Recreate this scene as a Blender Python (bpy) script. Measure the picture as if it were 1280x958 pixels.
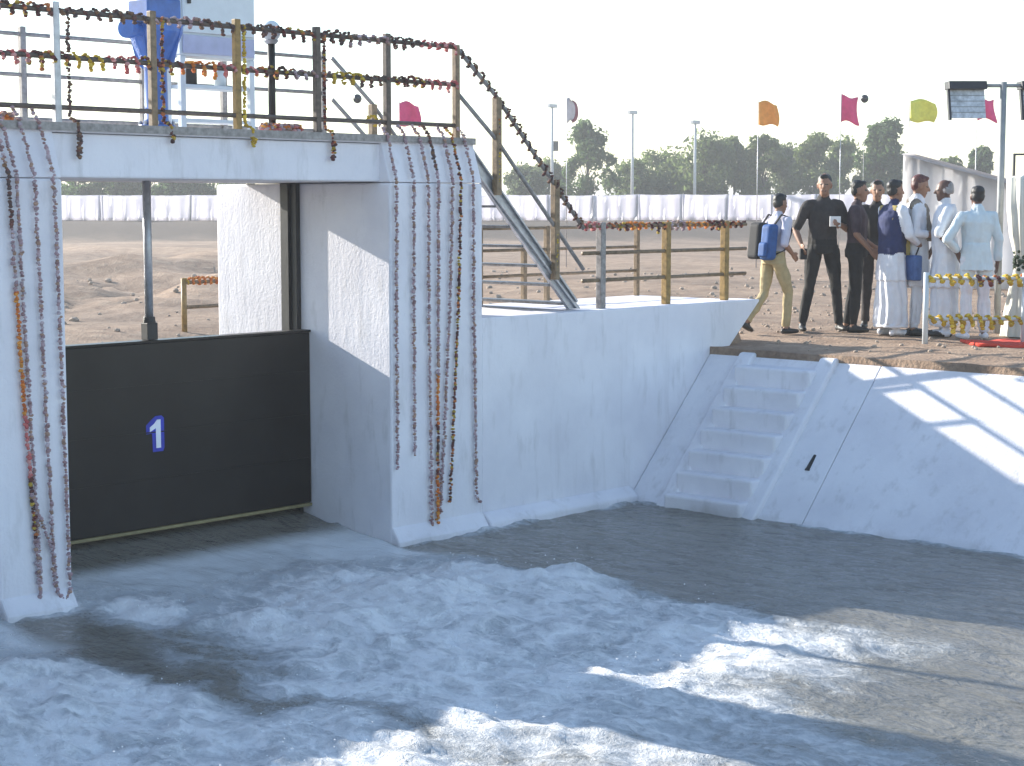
import bpy, bmesh, math, random
import numpy as np
from mathutils import Vector, Matrix

for o in list(bpy.data.objects):
    bpy.data.objects.remove(o)
scene = bpy.context.scene
col = scene.collection
R = math.radians

# ---------------------------------------------------------------- camera
CAM_H = 1.44
YAW, PITCH = R(42.97), R(5.79)          # X axis runs along the head wall, Y axis upstream
cam_d = bpy.data.cameras.new('camera')
cam = bpy.data.objects.new('camera', cam_d)
col.objects.link(cam)
cam_d.sensor_width = 36.0
cam_d.lens = 61.9
cam_d.clip_start = 0.1
cam_d.clip_end = 9000
fwd = Vector((math.cos(YAW) * math.cos(PITCH), math.sin(YAW) * math.cos(PITCH), -math.sin(PITCH)))
cam.location = (0, 0, CAM_H)
cam.rotation_euler = fwd.to_track_quat('-Z', 'Y').to_euler()
scene.camera = cam

# ---------------------------------------------------------------- sky, sun, exposure
SUN_TRAVEL = Vector((0.17, -1.0, -0.355)).normalized()
SUN_EL = math.asin(-SUN_TRAVEL.z)
world = bpy.data.worlds.new('World')
scene.world = world
world.use_nodes = True
wn = world.node_tree
wn.nodes.clear()
sky = wn.nodes.new('ShaderNodeTexSky')
sky.sky_type = 'NISHITA'
sky.sun_disc = False
sky.sun_elevation = SUN_EL
sky.sun_rotation = R(-9.6)
sky.air_density = 1.0
sky.dust_density = 0.3
sky.ozone_density = 1.0
bg = wn.nodes.new('ShaderNodeBackground')
bg.inputs['Strength'].default_value = 0.15
wo = wn.nodes.new('ShaderNodeOutputWorld')
wn.links.new(sky.outputs[0], bg.inputs['Color'])
wn.links.new(bg.outputs[0], wo.inputs['Surface'])
sd = bpy.data.lights.new('sun', 'SUN')
sd.energy = 5.0
sd.angle = R(0.55)
sd.color = (1.0, 0.95, 0.86)
sun = bpy.data.objects.new('sun', sd)
col.objects.link(sun)
sun.location = (-6, 40, 30)
sun.rotation_euler = SUN_TRAVEL.to_track_quat('-Z', 'Y').to_euler()
vs = scene.view_settings
vs.view_transform = 'Standard'
vs.look = 'None'
vs.gamma = 1.0
vs.use_curve_mapping = False
vs.exposure = 1.08
cy_ = scene.cycles
cy_.max_bounces = 5
cy_.diffuse_bounces = 3
cy_.glossy_bounces = 2
cy_.transmission_bounces = 2
cy_.volume_bounces = 0

# ---------------------------------------------------------------- helpers
rng = np.random.default_rng(7)
random.seed(11)

def brg(px):                    # bearing (tangent) from the survey station
    return (px - 640) / 2200 * 0.995

def site(d, k, z=0.0):          # depth d and bearing k -> world point
    lat = d * k
    return Vector((math.cos(YAW) * d + math.sin(YAW) * lat, math.sin(YAW) * d - math.cos(YAW) * lat, z))

def vnoise(p, seed=0):          # value noise, p (n,3)
    i = np.floor(p).astype(np.int64)
    f = p - i
    f = f * f * (3 - 2 * f)
    def hsh(a, b, c):
        n = (a * 374761393 + b * 668265263 + c * 1274126177 + seed * 362437) & 0xffffffff
        n = ((n ^ (n >> 13)) * 1274126177) & 0xffffffff
        n = (n ^ (n >> 16)) & 0xffffff
        return n / float(0xffffff)
    r = 0
    for dx in (0, 1):
        for dy in (0, 1):
            for dz in (0, 1):
                w = (f[:, 0] if dx else 1 - f[:, 0]) * (f[:, 1] if dy else 1 - f[:, 1]) * (f[:, 2] if dz else 1 - f[:, 2])
                r = r + w * hsh(i[:, 0] + dx, i[:, 1] + dy, i[:, 2] + dz)
    return r

def fbm(p, octv=4, seed=0, gain=0.5):
    r, a, t = 0, 1.0, 0
    for o in range(octv):
        r = r + a * vnoise(p * (2.03 ** o) + 17.3 * o, seed + o)
        t += a
        a *= gain
    return r / t

def sstep(a, b, x):
    t = np.clip((x - a) / (b - a), 0, 1)
    return t * t * (3 - 2 * t)

def tag(o, label=None, cat=None, group=None, kind=None):
    if label: o['label'] = label
    if cat: o['category'] = cat
    if group: o['group'] = group
    if kind: o['kind'] = kind
    return o

def thing(name, loc, label, cat, group=None):
    o = bpy.data.objects.new(name, None)
    o.empty_display_size = 0.2
    col.objects.link(o)
    o.location = loc
    return tag(o, label, cat, group)

ICO_T = (1 + 5 ** 0.5) / 2
ICO_V = np.array([(-1, ICO_T, 0), (1, ICO_T, 0), (-1, -ICO_T, 0), (1, -ICO_T, 0), (0, -1, ICO_T), (0, 1, ICO_T),
                  (0, -1, -ICO_T), (0, 1, -ICO_T), (ICO_T, 0, -1), (ICO_T, 0, 1), (-ICO_T, 0, -1), (-ICO_T, 0, 1)]) / 1.9
ICO_F = [(0, 11, 5), (0, 5, 1), (0, 1, 7), (0, 7, 10), (0, 10, 11), (1, 5, 9), (5, 11, 4), (11, 10, 2), (10, 7, 6), (7, 1, 8),
         (3, 9, 4), (3, 4, 2), (3, 2, 6), (3, 6, 8), (3, 8, 9), (4, 9, 5), (2, 4, 11), (6, 2, 10), (8, 6, 7), (9, 8, 1)]

class MB:
    def __init__(self):
        self.v, self.f, self.m, self.c = [], [], [], []

    def add(self, vs, fs, mat=0, colr=None):
        b = len(self.v)
        self.v += [tuple(p) for p in vs]
        self.f += [tuple(i + b for i in f) for f in fs]
        self.m += [mat] * len(fs)
        if colr is not None:
            self.c += [colr] * len(vs)
        return self

    def box(self, x0, x1, y0, y1, z0, z1, mat=0):
        return self.add([(x0, y0, z0), (x1, y0, z0), (x1, y1, z0), (x0, y1, z0), (x0, y0, z1), (x1, y0, z1), (x1, y1, z1), (x0, y1, z1)],
                        [(0, 3, 2, 1), (4, 5, 6, 7), (0, 1, 5, 4), (1, 2, 6, 5), (2, 3, 7, 6), (3, 0, 4, 7)], mat)

    def prism(self, poly, axis, a, b, mat=0):   # poly in the two other axes, extruded along axis
        def p3(u, v, w):
            return {0: (w, u, v), 1: (u, w, v), 2: (u, v, w)}[axis]
        n = len(poly)
        vs = [p3(u, v, a) for u, v in poly] + [p3(u, v, b) for u, v in poly]
        fs = [tuple(range(n))[::-1], tuple(range(n, 2 * n))] + [(i, (i + 1) % n, (i + 1) % n + n, i + n) for i in range(n)]
        return self.add(vs, fs, mat)

    def tube(self, pts, rad, n=10, mat=0, cap=True, side=None):
        pts = [Vector(p) for p in pts]
        m = len(pts)
        if not isinstance(rad, (list, tuple)):
            rad = [rad] * m
        vs, fs = [], []
        pa = None
        for i in range(m):
            t = (pts[min(i + 1, m - 1)] - pts[max(i - 1, 0)])
            if t.length < 1e-9: t = Vector((0, 0, 1))
            t.normalize()
            if pa is None:
                ref = Vector(side) if side else (Vector((1, 0, 0)) if abs(t.x) < 0.8 else Vector((0, 1, 0)))
                a = (ref - t * ref.dot(t)).normalized()
            else:
                a = (pa - t * pa.dot(t)).normalized()
            pa = a
            b = t.cross(a)
            r = rad[i]
            rx, ry = r if isinstance(r, (list, tuple)) else (r, r)
            for k in range(n):
                w = 2 * math.pi * k / n
                vs.append(pts[i] + a * (rx * math.cos(w)) + b * (ry * math.sin(w)))
        for i in range(m - 1):
            for k in range(n):
                k2 = (k + 1) % n
                fs.append((i * n + k, i * n + k2, (i + 1) * n + k2, (i + 1) * n + k))
        if cap:
            fs.append(tuple(range(n))[::-1])
            fs.append(tuple(range((m - 1) * n, m * n)))
        return self.add(vs, fs, mat)

    def ell(self, c, r, nu=12, nv=8, mat=0):
        vs, fs = [(c[0], c[1], c[2] - r[2])], []
        for j in range(1, nv):
            ph = -math.pi / 2 + math.pi * j / nv
            for i in range(nu):
                th = 2 * math.pi * i / nu
                vs.append((c[0] + r[0] * math.cos(ph) * math.cos(th), c[1] + r[1] * math.cos(ph) * math.sin(th), c[2] + r[2] * math.sin(ph)))
        vs.append((c[0], c[1], c[2] + r[2]))
        for i in range(nu):
            i2 = (i + 1) % nu
            fs.append((0, 1 + i2, 1 + i))
            for j in range(nv - 2):
                a = 1 + j * nu
                fs.append((a + i, a + i2, a + nu + i2, a + nu + i))
            a = 1 + (nv - 2) * nu
            fs.append((a + i, a + i2, len(vs) - 1))
        return self.add(vs, fs, mat)

    def bead(self, c, r, colr):
        q = random.uniform(0, 6.28)
        ca, sa = math.cos(q), math.sin(q)
        s = (r * random.uniform(.8, 1.2), r * random.uniform(.8, 1.2), r * random.uniform(.65, 1.0))
        vs = [(c[0] + (x * ca - y * sa) * s[0], c[1] + (x * sa + y * ca) * s[1], c[2] + z * s[2]) for x, y, z in ICO_V]
        return self.add(vs, ICO_F, 0, colr)

    def build(self, name, mat, parent=None, smooth=False, bevel=0.0, seg=2):
        off = np.array(parent_world(parent)) if parent else np.zeros(3)
        me = bpy.data.meshes.new(name)
        vv = (np.array(self.v) - off)
        me.from_pydata(vv.tolist(), [], self.f)
        mats = mat if isinstance(mat, (list, tuple)) else [mat]
        for q in mats: me.materials.append(q)
        if len(mats) > 1:
            me.polygons.foreach_set('material_index', self.m)
        if self.c:
            ca = me.color_attributes.new('Col', 'FLOAT_COLOR', 'POINT')
            ca.data.foreach_set('color', np.array([(*c, 1.0) for c in self.c], dtype=np.float32).ravel())
        if smooth:
            me.polygons.foreach_set('use_smooth', [True] * len(me.polygons))
        me.validate()
        me.update()
        o = bpy.data.objects.new(name, me)
        col.objects.link(o)
        if parent: o.parent = parent
        if bevel:
            b = o.modifiers.new('bevel', 'BEVEL')
            b.width = bevel
            b.segments = seg
            b.limit_method = 'ANGLE'
            b.angle_limit = R(40)
        return o

def parent_world(p):
    v = Vector((0, 0, 0))
    while p is not None:
        v += p.location
        p = p.parent
    return v

# ---------------------------------------------------------------- materials
def new_mat(name):
    m = bpy.data.materials.new(name)
    m.use_nodes = True
    nt = m.node_tree
    return m, nt, nt.nodes['Principled BSDF']

def noise_node(nt, scale, detail=4, rough=0.55, vec=None, dist=0.0):
    n = nt.nodes.new('ShaderNodeTexNoise')
    n.inputs['Scale'].default_value = scale
    n.inputs['Detail'].default_value = detail
    n.inputs['Roughness'].default_value = rough
    n.inputs['Distortion'].default_value = dist
    if vec is not None: nt.links.new(vec, n.inputs['Vector'])
    return n

def ramp(nt, src, stops):
    r = nt.nodes.new('ShaderNodeValToRGB')
    e = r.color_ramp.elements
    e[0].position, e[0].color = stops[0][0], (*stops[0][1], 1)
    e[1].position, e[1].color = stops[-1][0], (*stops[-1][1], 1)
    for p, c in stops[1:-1]:
        q = e.new(p)
        q.color = (*c, 1)
    nt.links.new(src, r.inputs[0])
    return r

def mixc(nt, fac, a, b, mode='MIX'):
    m = nt.nodes.new('ShaderNodeMix')
    m.data_type = 'RGBA'
    m.blend_type = mode
    for s, v in ((m.inputs[0], fac), (m.inputs[6], a), (m.inputs[7], b)):
        if hasattr(v, 'links'): nt.links.new(v, s)
        elif isinstance(v, (tuple, list)): s.default_value = (*v, 1)
        else: s.default_value = v
    return m.outputs[2]

def worldpos(nt, scale=(1, 1, 1)):
    g = nt.nodes.new('ShaderNodeNewGeometry')
    mp = nt.nodes.new('ShaderNodeMapping')
    mp.inputs['Scale'].default_value = scale
    nt.links.new(g.outputs['Position'], mp.inputs['Vector'])
    return mp.outputs[0]

def bump(nt, bsdf, src, strength, dist):
    b = nt.nodes.new('ShaderNodeBump')
    b.inputs['Strength'].default_value = strength
    b.inputs['Distance'].default_value = dist
    nt.links.new(src, b.inputs['Height'])
    nt.links.new(b.outputs[0], bsdf.inputs['Normal'])

def whitewash(name, c0, c1, stain, waterline=None):
    m, nt, b = new_mat(name)
    p = worldpos(nt)
    n1 = noise_node(nt, 1.3, 6, 0.6, p)
    n2 = noise_node(nt, 7.0, 6, 0.65, worldpos(nt, (1, 1, 0.25)))
    n3 = noise_node(nt, 40, 3, 0.6, p)
    r1 = ramp(nt, n1.outputs[0], [(0.32, c0), (0.62, c1)])
    r2 = ramp(nt, n2.outputs[0], [(0.55, (0, 0, 0)), (0.78, (1, 1, 1))])
    c = mixc(nt, r2.outputs[0], r1.outputs[0], stain)
    n5 = noise_node(nt, 5.5, 5, 0.7, worldpos(nt, (1, 1, 0.07)))
    r5 = ramp(nt, n5.outputs[0], [(0.56, (1, 1, 1)), (0.74, (0.88, 0.87, 0.86))])
    n6 = noise_node(nt, 0.7, 3, 0.6, p)
    r6 = ramp(nt, n6.outputs[0], [(0.42, (0, 0, 0)), (0.6, (1, 1, 1))])
    c = mixc(nt, r6.outputs[0], c, mixc(nt, 1.0, c, r5.outputs[0], 'MULTIPLY'))
    if waterline is not None:
        g = nt.nodes.new('ShaderNodeNewGeometry')
        sx = nt.nodes.new('ShaderNodeSeparateXYZ')
        nt.links.new(g.outputs['Position'], sx.inputs[0])
        ad = nt.nodes.new('ShaderNodeMath'); ad.operation = 'MULTIPLY_ADD'
        nt.links.new(n1.outputs[0], ad.inputs[0]); ad.inputs[1].default_value = 0.35
        nt.links.new(sx.outputs['Z'], ad.inputs[2])
        rr = ramp(nt, ad.outputs[0], [(0.0, (1, 1, 1)), (1.0, (0, 0, 0))])
        mr = nt.nodes.new('ShaderNodeMapRange')
        mr.inputs[1].default_value = waterline
        mr.inputs[2].default_value = waterline + 0.22
        nt.links.new(ad.outputs[0], mr.inputs[0])
        nt.links.new(mr.outputs[0], rr.inputs[0])
        c = mixc(nt, rr.outputs[0], c, (0.33, 0.31, 0.27))
    nt.links.new(c, b.inputs['Base Color'])
    b.inputs['Roughness'].default_value = 0.85
    mx = nt.nodes.new('ShaderNodeMath'); mx.operation = 'MULTIPLY_ADD'
    nt.links.new(n2.outputs[0], mx.inputs[0]); mx.inputs[1].default_value = 1.5
    nt.links.new(n3.outputs[0], mx.inputs[2])
    bump(nt, b, mx.outputs[0], 0.35, 0.012)
    return m

def plain(name, c, rough=0.6, metal=0.0, var=0.25, scale=9.0, bmp=0.15, vert=1.0):
    m, nt, b = new_mat(name)
    n = noise_node(nt, scale, 5, 0.6, worldpos(nt, (1, 1, vert)))
    lo = tuple(x * (1 - var) for x in c)
    hi = tuple(min(1, x * (1 + var)) for x in c)
    r = ramp(nt, n.outputs[0], [(0.3, lo), (0.7, hi)])
    nt.links.new(r.outputs[0], b.inputs['Base Color'])
    b.inputs['Roughness'].default_value = rough
    b.inputs['Metallic'].default_value = metal
    if bmp: bump(nt, b, n.outputs[0], bmp, 0.01)
    return m

M = {}
M['white'] = whitewash('whitewash', (0.75, 0.725, 0.77), (0.85, 0.825, 0.86), (0.64, 0.615, 0.63), -1.42)
M['lining'] = whitewash('lining_wash', (0.72, 0.70, 0.74), (0.83, 0.81, 0.84), (0.58, 0.56, 0.57), -1.42)
M['gate'] = plain('gate_paint', (0.008, 0.0075, 0.007), 0.36, 0.0, 0.6, 1.6, 0.1)
M['gate'].node_tree.nodes['Principled BSDF'].inputs['Specular IOR Level'].default_value = 0.3
M['black_steel'] = plain('black_steel', (0.012, 0.012, 0.013), 0.5, 0.0, 0.4)
M['seal'] = plain('seal_strip', (0.25, 0.21, 0.10), 0.6)
M['galv'] = plain('galvanised', (0.45, 0.45, 0.47), 0.42, 0.6, 0.2, 14)
M['rail_dark'] = plain('railing_brown', (0.10, 0.075, 0.06), 0.5, 0.1, 0.45, 20)
M['rail_grey'] = plain('railing_grey', (0.27, 0.25, 0.24), 0.5, 0.2, 0.35, 20)
M['rail_tan'] = plain('railing_tan', (0.22, 0.15, 0.085), 0.55, 0.0, 0.4, 18)
M['rail_ochre'] = plain('railing_ochre', (0.30, 0.18, 0.05), 0.55, 0.0, 0.4, 18)
M['blue'] = plain('machine_blue', (0.04, 0.13, 0.42), 0.35, 0.0, 0.25, 8, 0.05)
M['panel'] = plain('cabinet_paint', (0.62, 0.67, 0.70), 0.45, 0.0, 0.08, 5, 0.05)
M['panel_band'] = plain('cabinet_band', (0.42, 0.44, 0.60), 0.5, 0.0, 0.1)
M['digit'] = plain('digit_white', (0.85, 0.87, 0.92), 0.5, 0, 0.05)
M['digit_blue'] = plain('digit_blue', (0.02, 0.035, 0.42), 0.5, 0, 0.3)
M['skin'] = plain('skin', (0.30, 0.155, 0.095), 0.55, 0, 0.12, 30, 0.05)
M['skin_dark'] = plain('skin_dark', (0.13, 0.065, 0.045), 0.5, 0, 0.12, 30, 0.05)
M['hair'] = plain('hair_black', (0.012, 0.011, 0.012), 0.5, 0, 0.5, 60, 0.4)
M['hair_red'] = plain('hair_hennaed', (0.10, 0.025, 0.02), 0.5, 0, 0.5, 60, 0.4)
M['hair_grey'] = plain('hair_grey', (0.30, 0.27, 0.26), 0.6, 0, 0.4, 60, 0.4)
M['c_white'] = plain('cotton_white', (0.74, 0.74, 0.78), 0.9, 0, 0.06, 12, 0.3)
M['c_white_blue'] = plain('cotton_pale_blue', (0.62, 0.70, 0.74), 0.9, 0, 0.06, 12, 0.3)
M['c_lilac'] = plain('cotton_pale_lilac', (0.58, 0.56, 0.66), 0.9, 0, 0.08, 12, 0.3)
M['c_black'] = plain('cloth_black', (0.018, 0.017, 0.017), 0.85, 0, 0.3, 14, 0.3)
M['c_charcoal'] = plain('cloth_charcoal', (0.035, 0.030, 0.030), 0.85, 0, 0.3, 14, 0.3)
M['c_plum'] = plain('cloth_dark_plum', (0.055, 0.035, 0.045), 0.85, 0, 0.3, 14, 0.3)
M['c_navy'] = plain('cloth_navy', (0.020, 0.030, 0.10), 0.85, 0, 0.2, 14, 0.3)
M['c_khaki'] = plain('cloth_khaki', (0.44, 0.35, 0.19), 0.85, 0, 0.15, 14, 0.3)
M['c_olive'] = plain('cloth_mustard', (0.38, 0.29, 0.09), 0.85, 0, 0.2, 14, 0.3)
M['c_taupe'] = plain('cloth_taupe', (0.23, 0.19, 0.15), 0.9, 0, 0.3, 14, 0.3)
M['shoe'] = plain('shoe_black', (0.02, 0.018, 0.017), 0.5, 0, 0.2)
M['bag_blue'] = plain('bag_blue', (0.015, 0.08, 0.26), 0.7, 0, 0.25, 14)
M['bag_black'] = plain('bag_black', (0.01, 0.01, 0.012), 0.75, 0, 0.25, 14)
M['denim'] = plain('folder_blue', (0.05, 0.11, 0.28), 0.75, 0, 0.25, 14)
M['paper'] = plain('paper', (0.8, 0.8, 0.8), 0.8, 0, 0.03)
M['bark'] = plain('bark', (0.10, 0.085, 0.07), 0.9, 0, 0.3, 6)
M['pole_grey'] = plain('pole_grey', (0.30, 0.31, 0.31), 0.6, 0.0, 0.2)
M['lamp_pole'] = plain('lamp_pole_paint', (0.50, 0.51, 0.52), 0.6, 0.0, 0.1)
M['carpet'] = plain('carpet_red', (0.62, 0.06, 0.035), 0.95, 0, 0.15, 25)
M['lamp_black'] = plain('lamp_housing', (0.03, 0.03, 0.035), 0.5, 0, 0.2)
M['lamp_face'] = plain('lamp_glass', (0.55, 0.57, 0.60), 0.25, 0, 0.35, 16)
M['globe'] = plain('globe_white', (0.72, 0.76, 0.78), 0.25, 0, 0.04)
M['ball'] = plain('ball_dark', (0.02, 0.025, 0.035), 0.3, 0, 0.2)
M['tie_green'] = plain('leaf_tie', (0.025, 0.05, 0.02), 0.7, 0, 0.4, 30)
M['joint'] = plain('joint_dark', (0.16, 0.16, 0.17), 0.9)
M['stone'] = plain('stone', (0.38, 0.30, 0.235), 0.95, 0, 0.35, 6, 0.3)
for nm, c in (('pink', (0.72, 0.06, 0.20)), ('orange', (0.85, 0.33, 0.05)), ('yellow', (0.75, 0.72, 0.12)), ('maroon', (0.30, 0.12, 0.14)), ('palegrey', (0.62, 0.58, 0.60))):
    M['flag_' + nm] = plain('flag_' + nm, c, 0.85, 0, 0.12, 8, 0.1)

def attr_mat(name, rough=0.85, trans=0.0):
    m, nt, b = new_mat(name)
    a = nt.nodes.new('ShaderNodeAttribute'); a.attribute_name = 'Col'
    nt.links.new(a.outputs['Color'], b.inputs['Base Color'])
    b.inputs['Roughness'].default_value = rough
    return m
M['petal'] = attr_mat('petal', 0.9)

def leaf_mat(name, c0, c1, tr=0.68):
    m, nt, b = new_mat(name)
    n = noise_node(nt, 0.9, 3, 0.6, worldpos(nt))
    r = ramp(nt, n.outputs[0], [(0.3, c0), (0.7, c1)])
    nt.links.new(r.outputs[0], b.inputs['Base Color'])
    b.inputs['Roughness'].default_value = 0.7
    t = nt.nodes.new('ShaderNodeBsdfTranslucent')
    nt.links.new(r.outputs[0], t.inputs['Color'])
    mx = nt.nodes.new('ShaderNodeMixShader'); mx.inputs[0].default_value = tr
    nt.links.new(b.outputs[0], mx.inputs[1]); nt.links.new(t.outputs[0], mx.inputs[2])
    nt.links.new(mx.outputs[0], nt.nodes['Material Output'].inputs['Surface'])
    return m
M['leaf_mid'] = leaf_mat('leaf_mid', (0.11, 0.155, 0.05), (0.17, 0.22, 0.085))
M['leaf_dark'] = leaf_mat('leaf_dark', (0.06, 0.105, 0.04), (0.10, 0.155, 0.06))
M['leaf_pale'] = leaf_mat('leaf_pale', (0.12, 0.16, 0.07), (0.18, 0.22, 0.11))

M['canvas'] = leaf_mat('canvas_white', (0.80, 0.79, 0.80), (0.86, 0.85, 0.86), 0.85)
M['cloth_fence'] = leaf_mat('fence_cloth', (0.76, 0.74, 0.80), (0.86, 0.84, 0.87), 0.75)

def earth_mat():
    m, nt, b = new_mat('earth')
    p = worldpos(nt)
    n1 = noise_node(nt, 0.16, 5, 0.6, p)
    n2 = noise_node(nt, 2.6, 7, 0.65, p, 0.4)
    n3 = noise_node(nt, 22, 4, 0.6, p)
    # wheel tracks / graded bands running across the site
    mp = nt.nodes.new('ShaderNodeMapping')
    g = nt.nodes.new('ShaderNodeNewGeometry')
    mp.inputs['Rotation'].default_value = (0, 0, -YAW)
    mp.inputs['Scale'].default_value = (0.22, 0.02, 1)
    nt.links.new(g.outputs['Position'], mp.inputs['Vector'])
    n4 = noise_node(nt, 1.0, 6, 0.7, mp.outputs[0])
    r1 = ramp(nt, n2.outputs[0], [(0.3, (0.22, 0.145, 0.10)), (0.5, (0.31, 0.215, 0.152)), (0.72, (0.40, 0.295, 0.215))])
    r4 = ramp(nt, n4.outputs[0], [(0.36, (0.72, 0.69, 0.66)), (0.62, (1.35, 1.3, 1.22))])
    c = mixc(nt, 0.8, r1.outputs[0], r4.outputs[0], 'MULTIPLY')
    r3 = ramp(nt, n3.outputs[0], [(0.35, (0.7, 0.7, 0.7)), (0.65, (1.1, 1.1, 1.1))])
    c = mixc(nt, 0.6, c, r3.outputs[0], 'MULTIPLY')
    a = nt.nodes.new('ShaderNodeAttribute'); a.attribute_name = 'berm_shade'
    c = mixc(nt, a.outputs['Fac'], c, (0.115, 0.085, 0.062))  # dark brown mixed in as painted shade on the far berm
    nt.links.new(c, b.inputs['Base Color'])
    b.inputs['Roughness'].default_value = 0.95
    ad = nt.nodes.new('ShaderNodeMath'); ad.operation = 'MULTIPLY_ADD'
    nt.links.new(n2.outputs[0], ad.inputs[0]); ad.inputs[1].default_value = 2.0
    nt.links.new(n3.outputs[0], ad.inputs[2])
    bump(nt, b, ad.outputs[0], 0.5, 0.05)
    return m
M['earth'] = earth_mat()

def water_mat(name, murk, foamy):
    m, nt, b = new_mat(name)
    p = worldpos(nt)
    # ripples
    w1 = noise_node(nt, 3.2, 5, 0.6, worldpos(nt, (1.6, 0.7, 1)), 0.6)
    w2 = noise_node(nt, 14, 4, 0.6, worldpos(nt, (1.3, 0.8, 1)), 0.3)
    ad = nt.nodes.new('ShaderNodeMath'); ad.operation = 'MULTIPLY_ADD'
    nt.links.new(w2.outputs[0], ad.inputs[0]); ad.inputs[1].default_value = 0.22
    nt.links.new(w1.outputs[0], ad.inputs[2])
    n0 = noise_node(nt, 0.9, 4, 0.6, p)
    r0 = ramp(nt, n0.outputs[0], [(0.3, tuple(x * 0.8 for x in murk)), (0.7, tuple(x * 1.2 for x in murk))])
    c = r0.outputs[0]
    b.inputs['Roughness'].default_value = 0.12
    b.inputs['IOR'].default_value = 1.33
    if foamy:
        af = nt.nodes.new('ShaderNodeAttribute'); af.attribute_name = 'foam'
        ash = nt.nodes.new('ShaderNodeAttribute'); ash.attribute_name = 'sheet'
        def mth(op, *args):
            n = nt.nodes.new('ShaderNodeMath'); n.operation = op
            for i_, v in enumerate(args):
                if hasattr(v, 'links'): nt.links.new(v, n.inputs[i_])
                else: n.inputs[i_].default_value = v
            return n.outputs[0]
        def ss(v, lo, hi):
            n = nt.nodes.new('ShaderNodeMapRange'); n.interpolation_type = 'SMOOTHSTEP'
            n.inputs[1].default_value = lo; n.inputs[2].default_value = hi
            nt.links.new(v, n.inputs[0])
            return n.outputs[0]
        flow = worldpos(nt, (1.25, 0.85, 1))
        f1 = noise_node(nt, 1.5, 10, 0.66, flow, 1.6)
        f2 = noise_node(nt, 6.5, 9, 0.72, flow, 2.2)
        f3 = noise_node(nt, 30, 5, 0.7, p, 0.6)
        warp = nt.nodes.new('ShaderNodeMix'); warp.data_type = 'VECTOR'; warp.inputs[0].default_value = 0.28
        nt.links.new(flow, warp.inputs[4]); nt.links.new(f1.outputs['Color'], warp.inputs[5])
        vo = nt.nodes.new('ShaderNodeTexVoronoi'); vo.feature = 'DISTANCE_TO_EDGE'; vo.inputs['Scale'].default_value = 5.5
        nt.links.new(warp.outputs[1], vo.inputs['Vector'])
        lace = mth('SUBTRACT', 1.0, ss(vo.outputs['Distance'], 0.0, 0.16))
        af_ = af.outputs['Fac']
        dens = mth('ADD', mth('MULTIPLY_ADD', f1.outputs[0], 1.25, af_), mth('MULTIPLY', f2.outputs[0], 0.75))      # mean = a + 1.0
        dens = mth('ADD', dens, mth('MULTIPLY', f3.outputs[0], 0.25))                                              # + .125
        gate_ = ss(af_, 0.02, 0.20)
        aer = mth('MULTIPLY', ss(dens, 1.08, 1.66), gate_)
        wht = mth('MULTIPLY', ss(mth('MULTIPLY_ADD', lace, 0.16, dens), 1.40, 1.95), gate_)
        c = mixc(nt, ash.outputs['Fac'], c, (0.72, 0.75, 0.77))
        c = mixc(nt, aer, c, (0.50, 0.53, 0.56))
        c = mixc(nt, wht, c, (0.88, 0.88, 0.88))
        rr = nt.nodes.new('ShaderNodeMapRange')
        rr.inputs[3].default_value = 0.08; rr.inputs[4].default_value = 0.7
        nt.links.new(aer, rr.inputs[0])
        nt.links.new(rr.outputs[0], b.inputs['Roughness'])
        hgt = mth('ADD', mth('MULTIPLY', wht, 0.25), mth('ADD', ad.outputs[0], mth('MULTIPLY', mth('MULTIPLY', f3.outputs[0], aer), 0.25)))
        hgt = mth('MULTIPLY', hgt, mth('MULTIPLY_ADD', ash.outputs['Fac'], -0.75, 1.0))
        bump(nt, b, hgt, 0.75, 0.085)
    else:
        bump(nt, b, ad.outputs[0], 0.4, 0.06)
    nt.links.new(c, b.inputs['Base Color'])
    return m
M['water'] = water_mat('canal_water', (0.205, 0.195, 0.168), True)
M['water_up'] = water_mat('head_water', (0.12, 0.11, 0.085), False)

# ---------------------------------------------------------------- ground
ZW = -1.42                      # tail water level
def graded(fine0, fine1, step, lo, hi, extra):
    a = list(np.arange(fine0, fine1 + 1e-6, step))
    s, x = step, fine1
    while x < hi:
        s *= 1.08; x += s; a.append(min(x, hi))
    s, x = step, fine0
    while x > lo:
        s *= 1.08; x -= s; a.append(max(x, lo))
    return np.unique(np.round(np.array(a + extra), 4))

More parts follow.
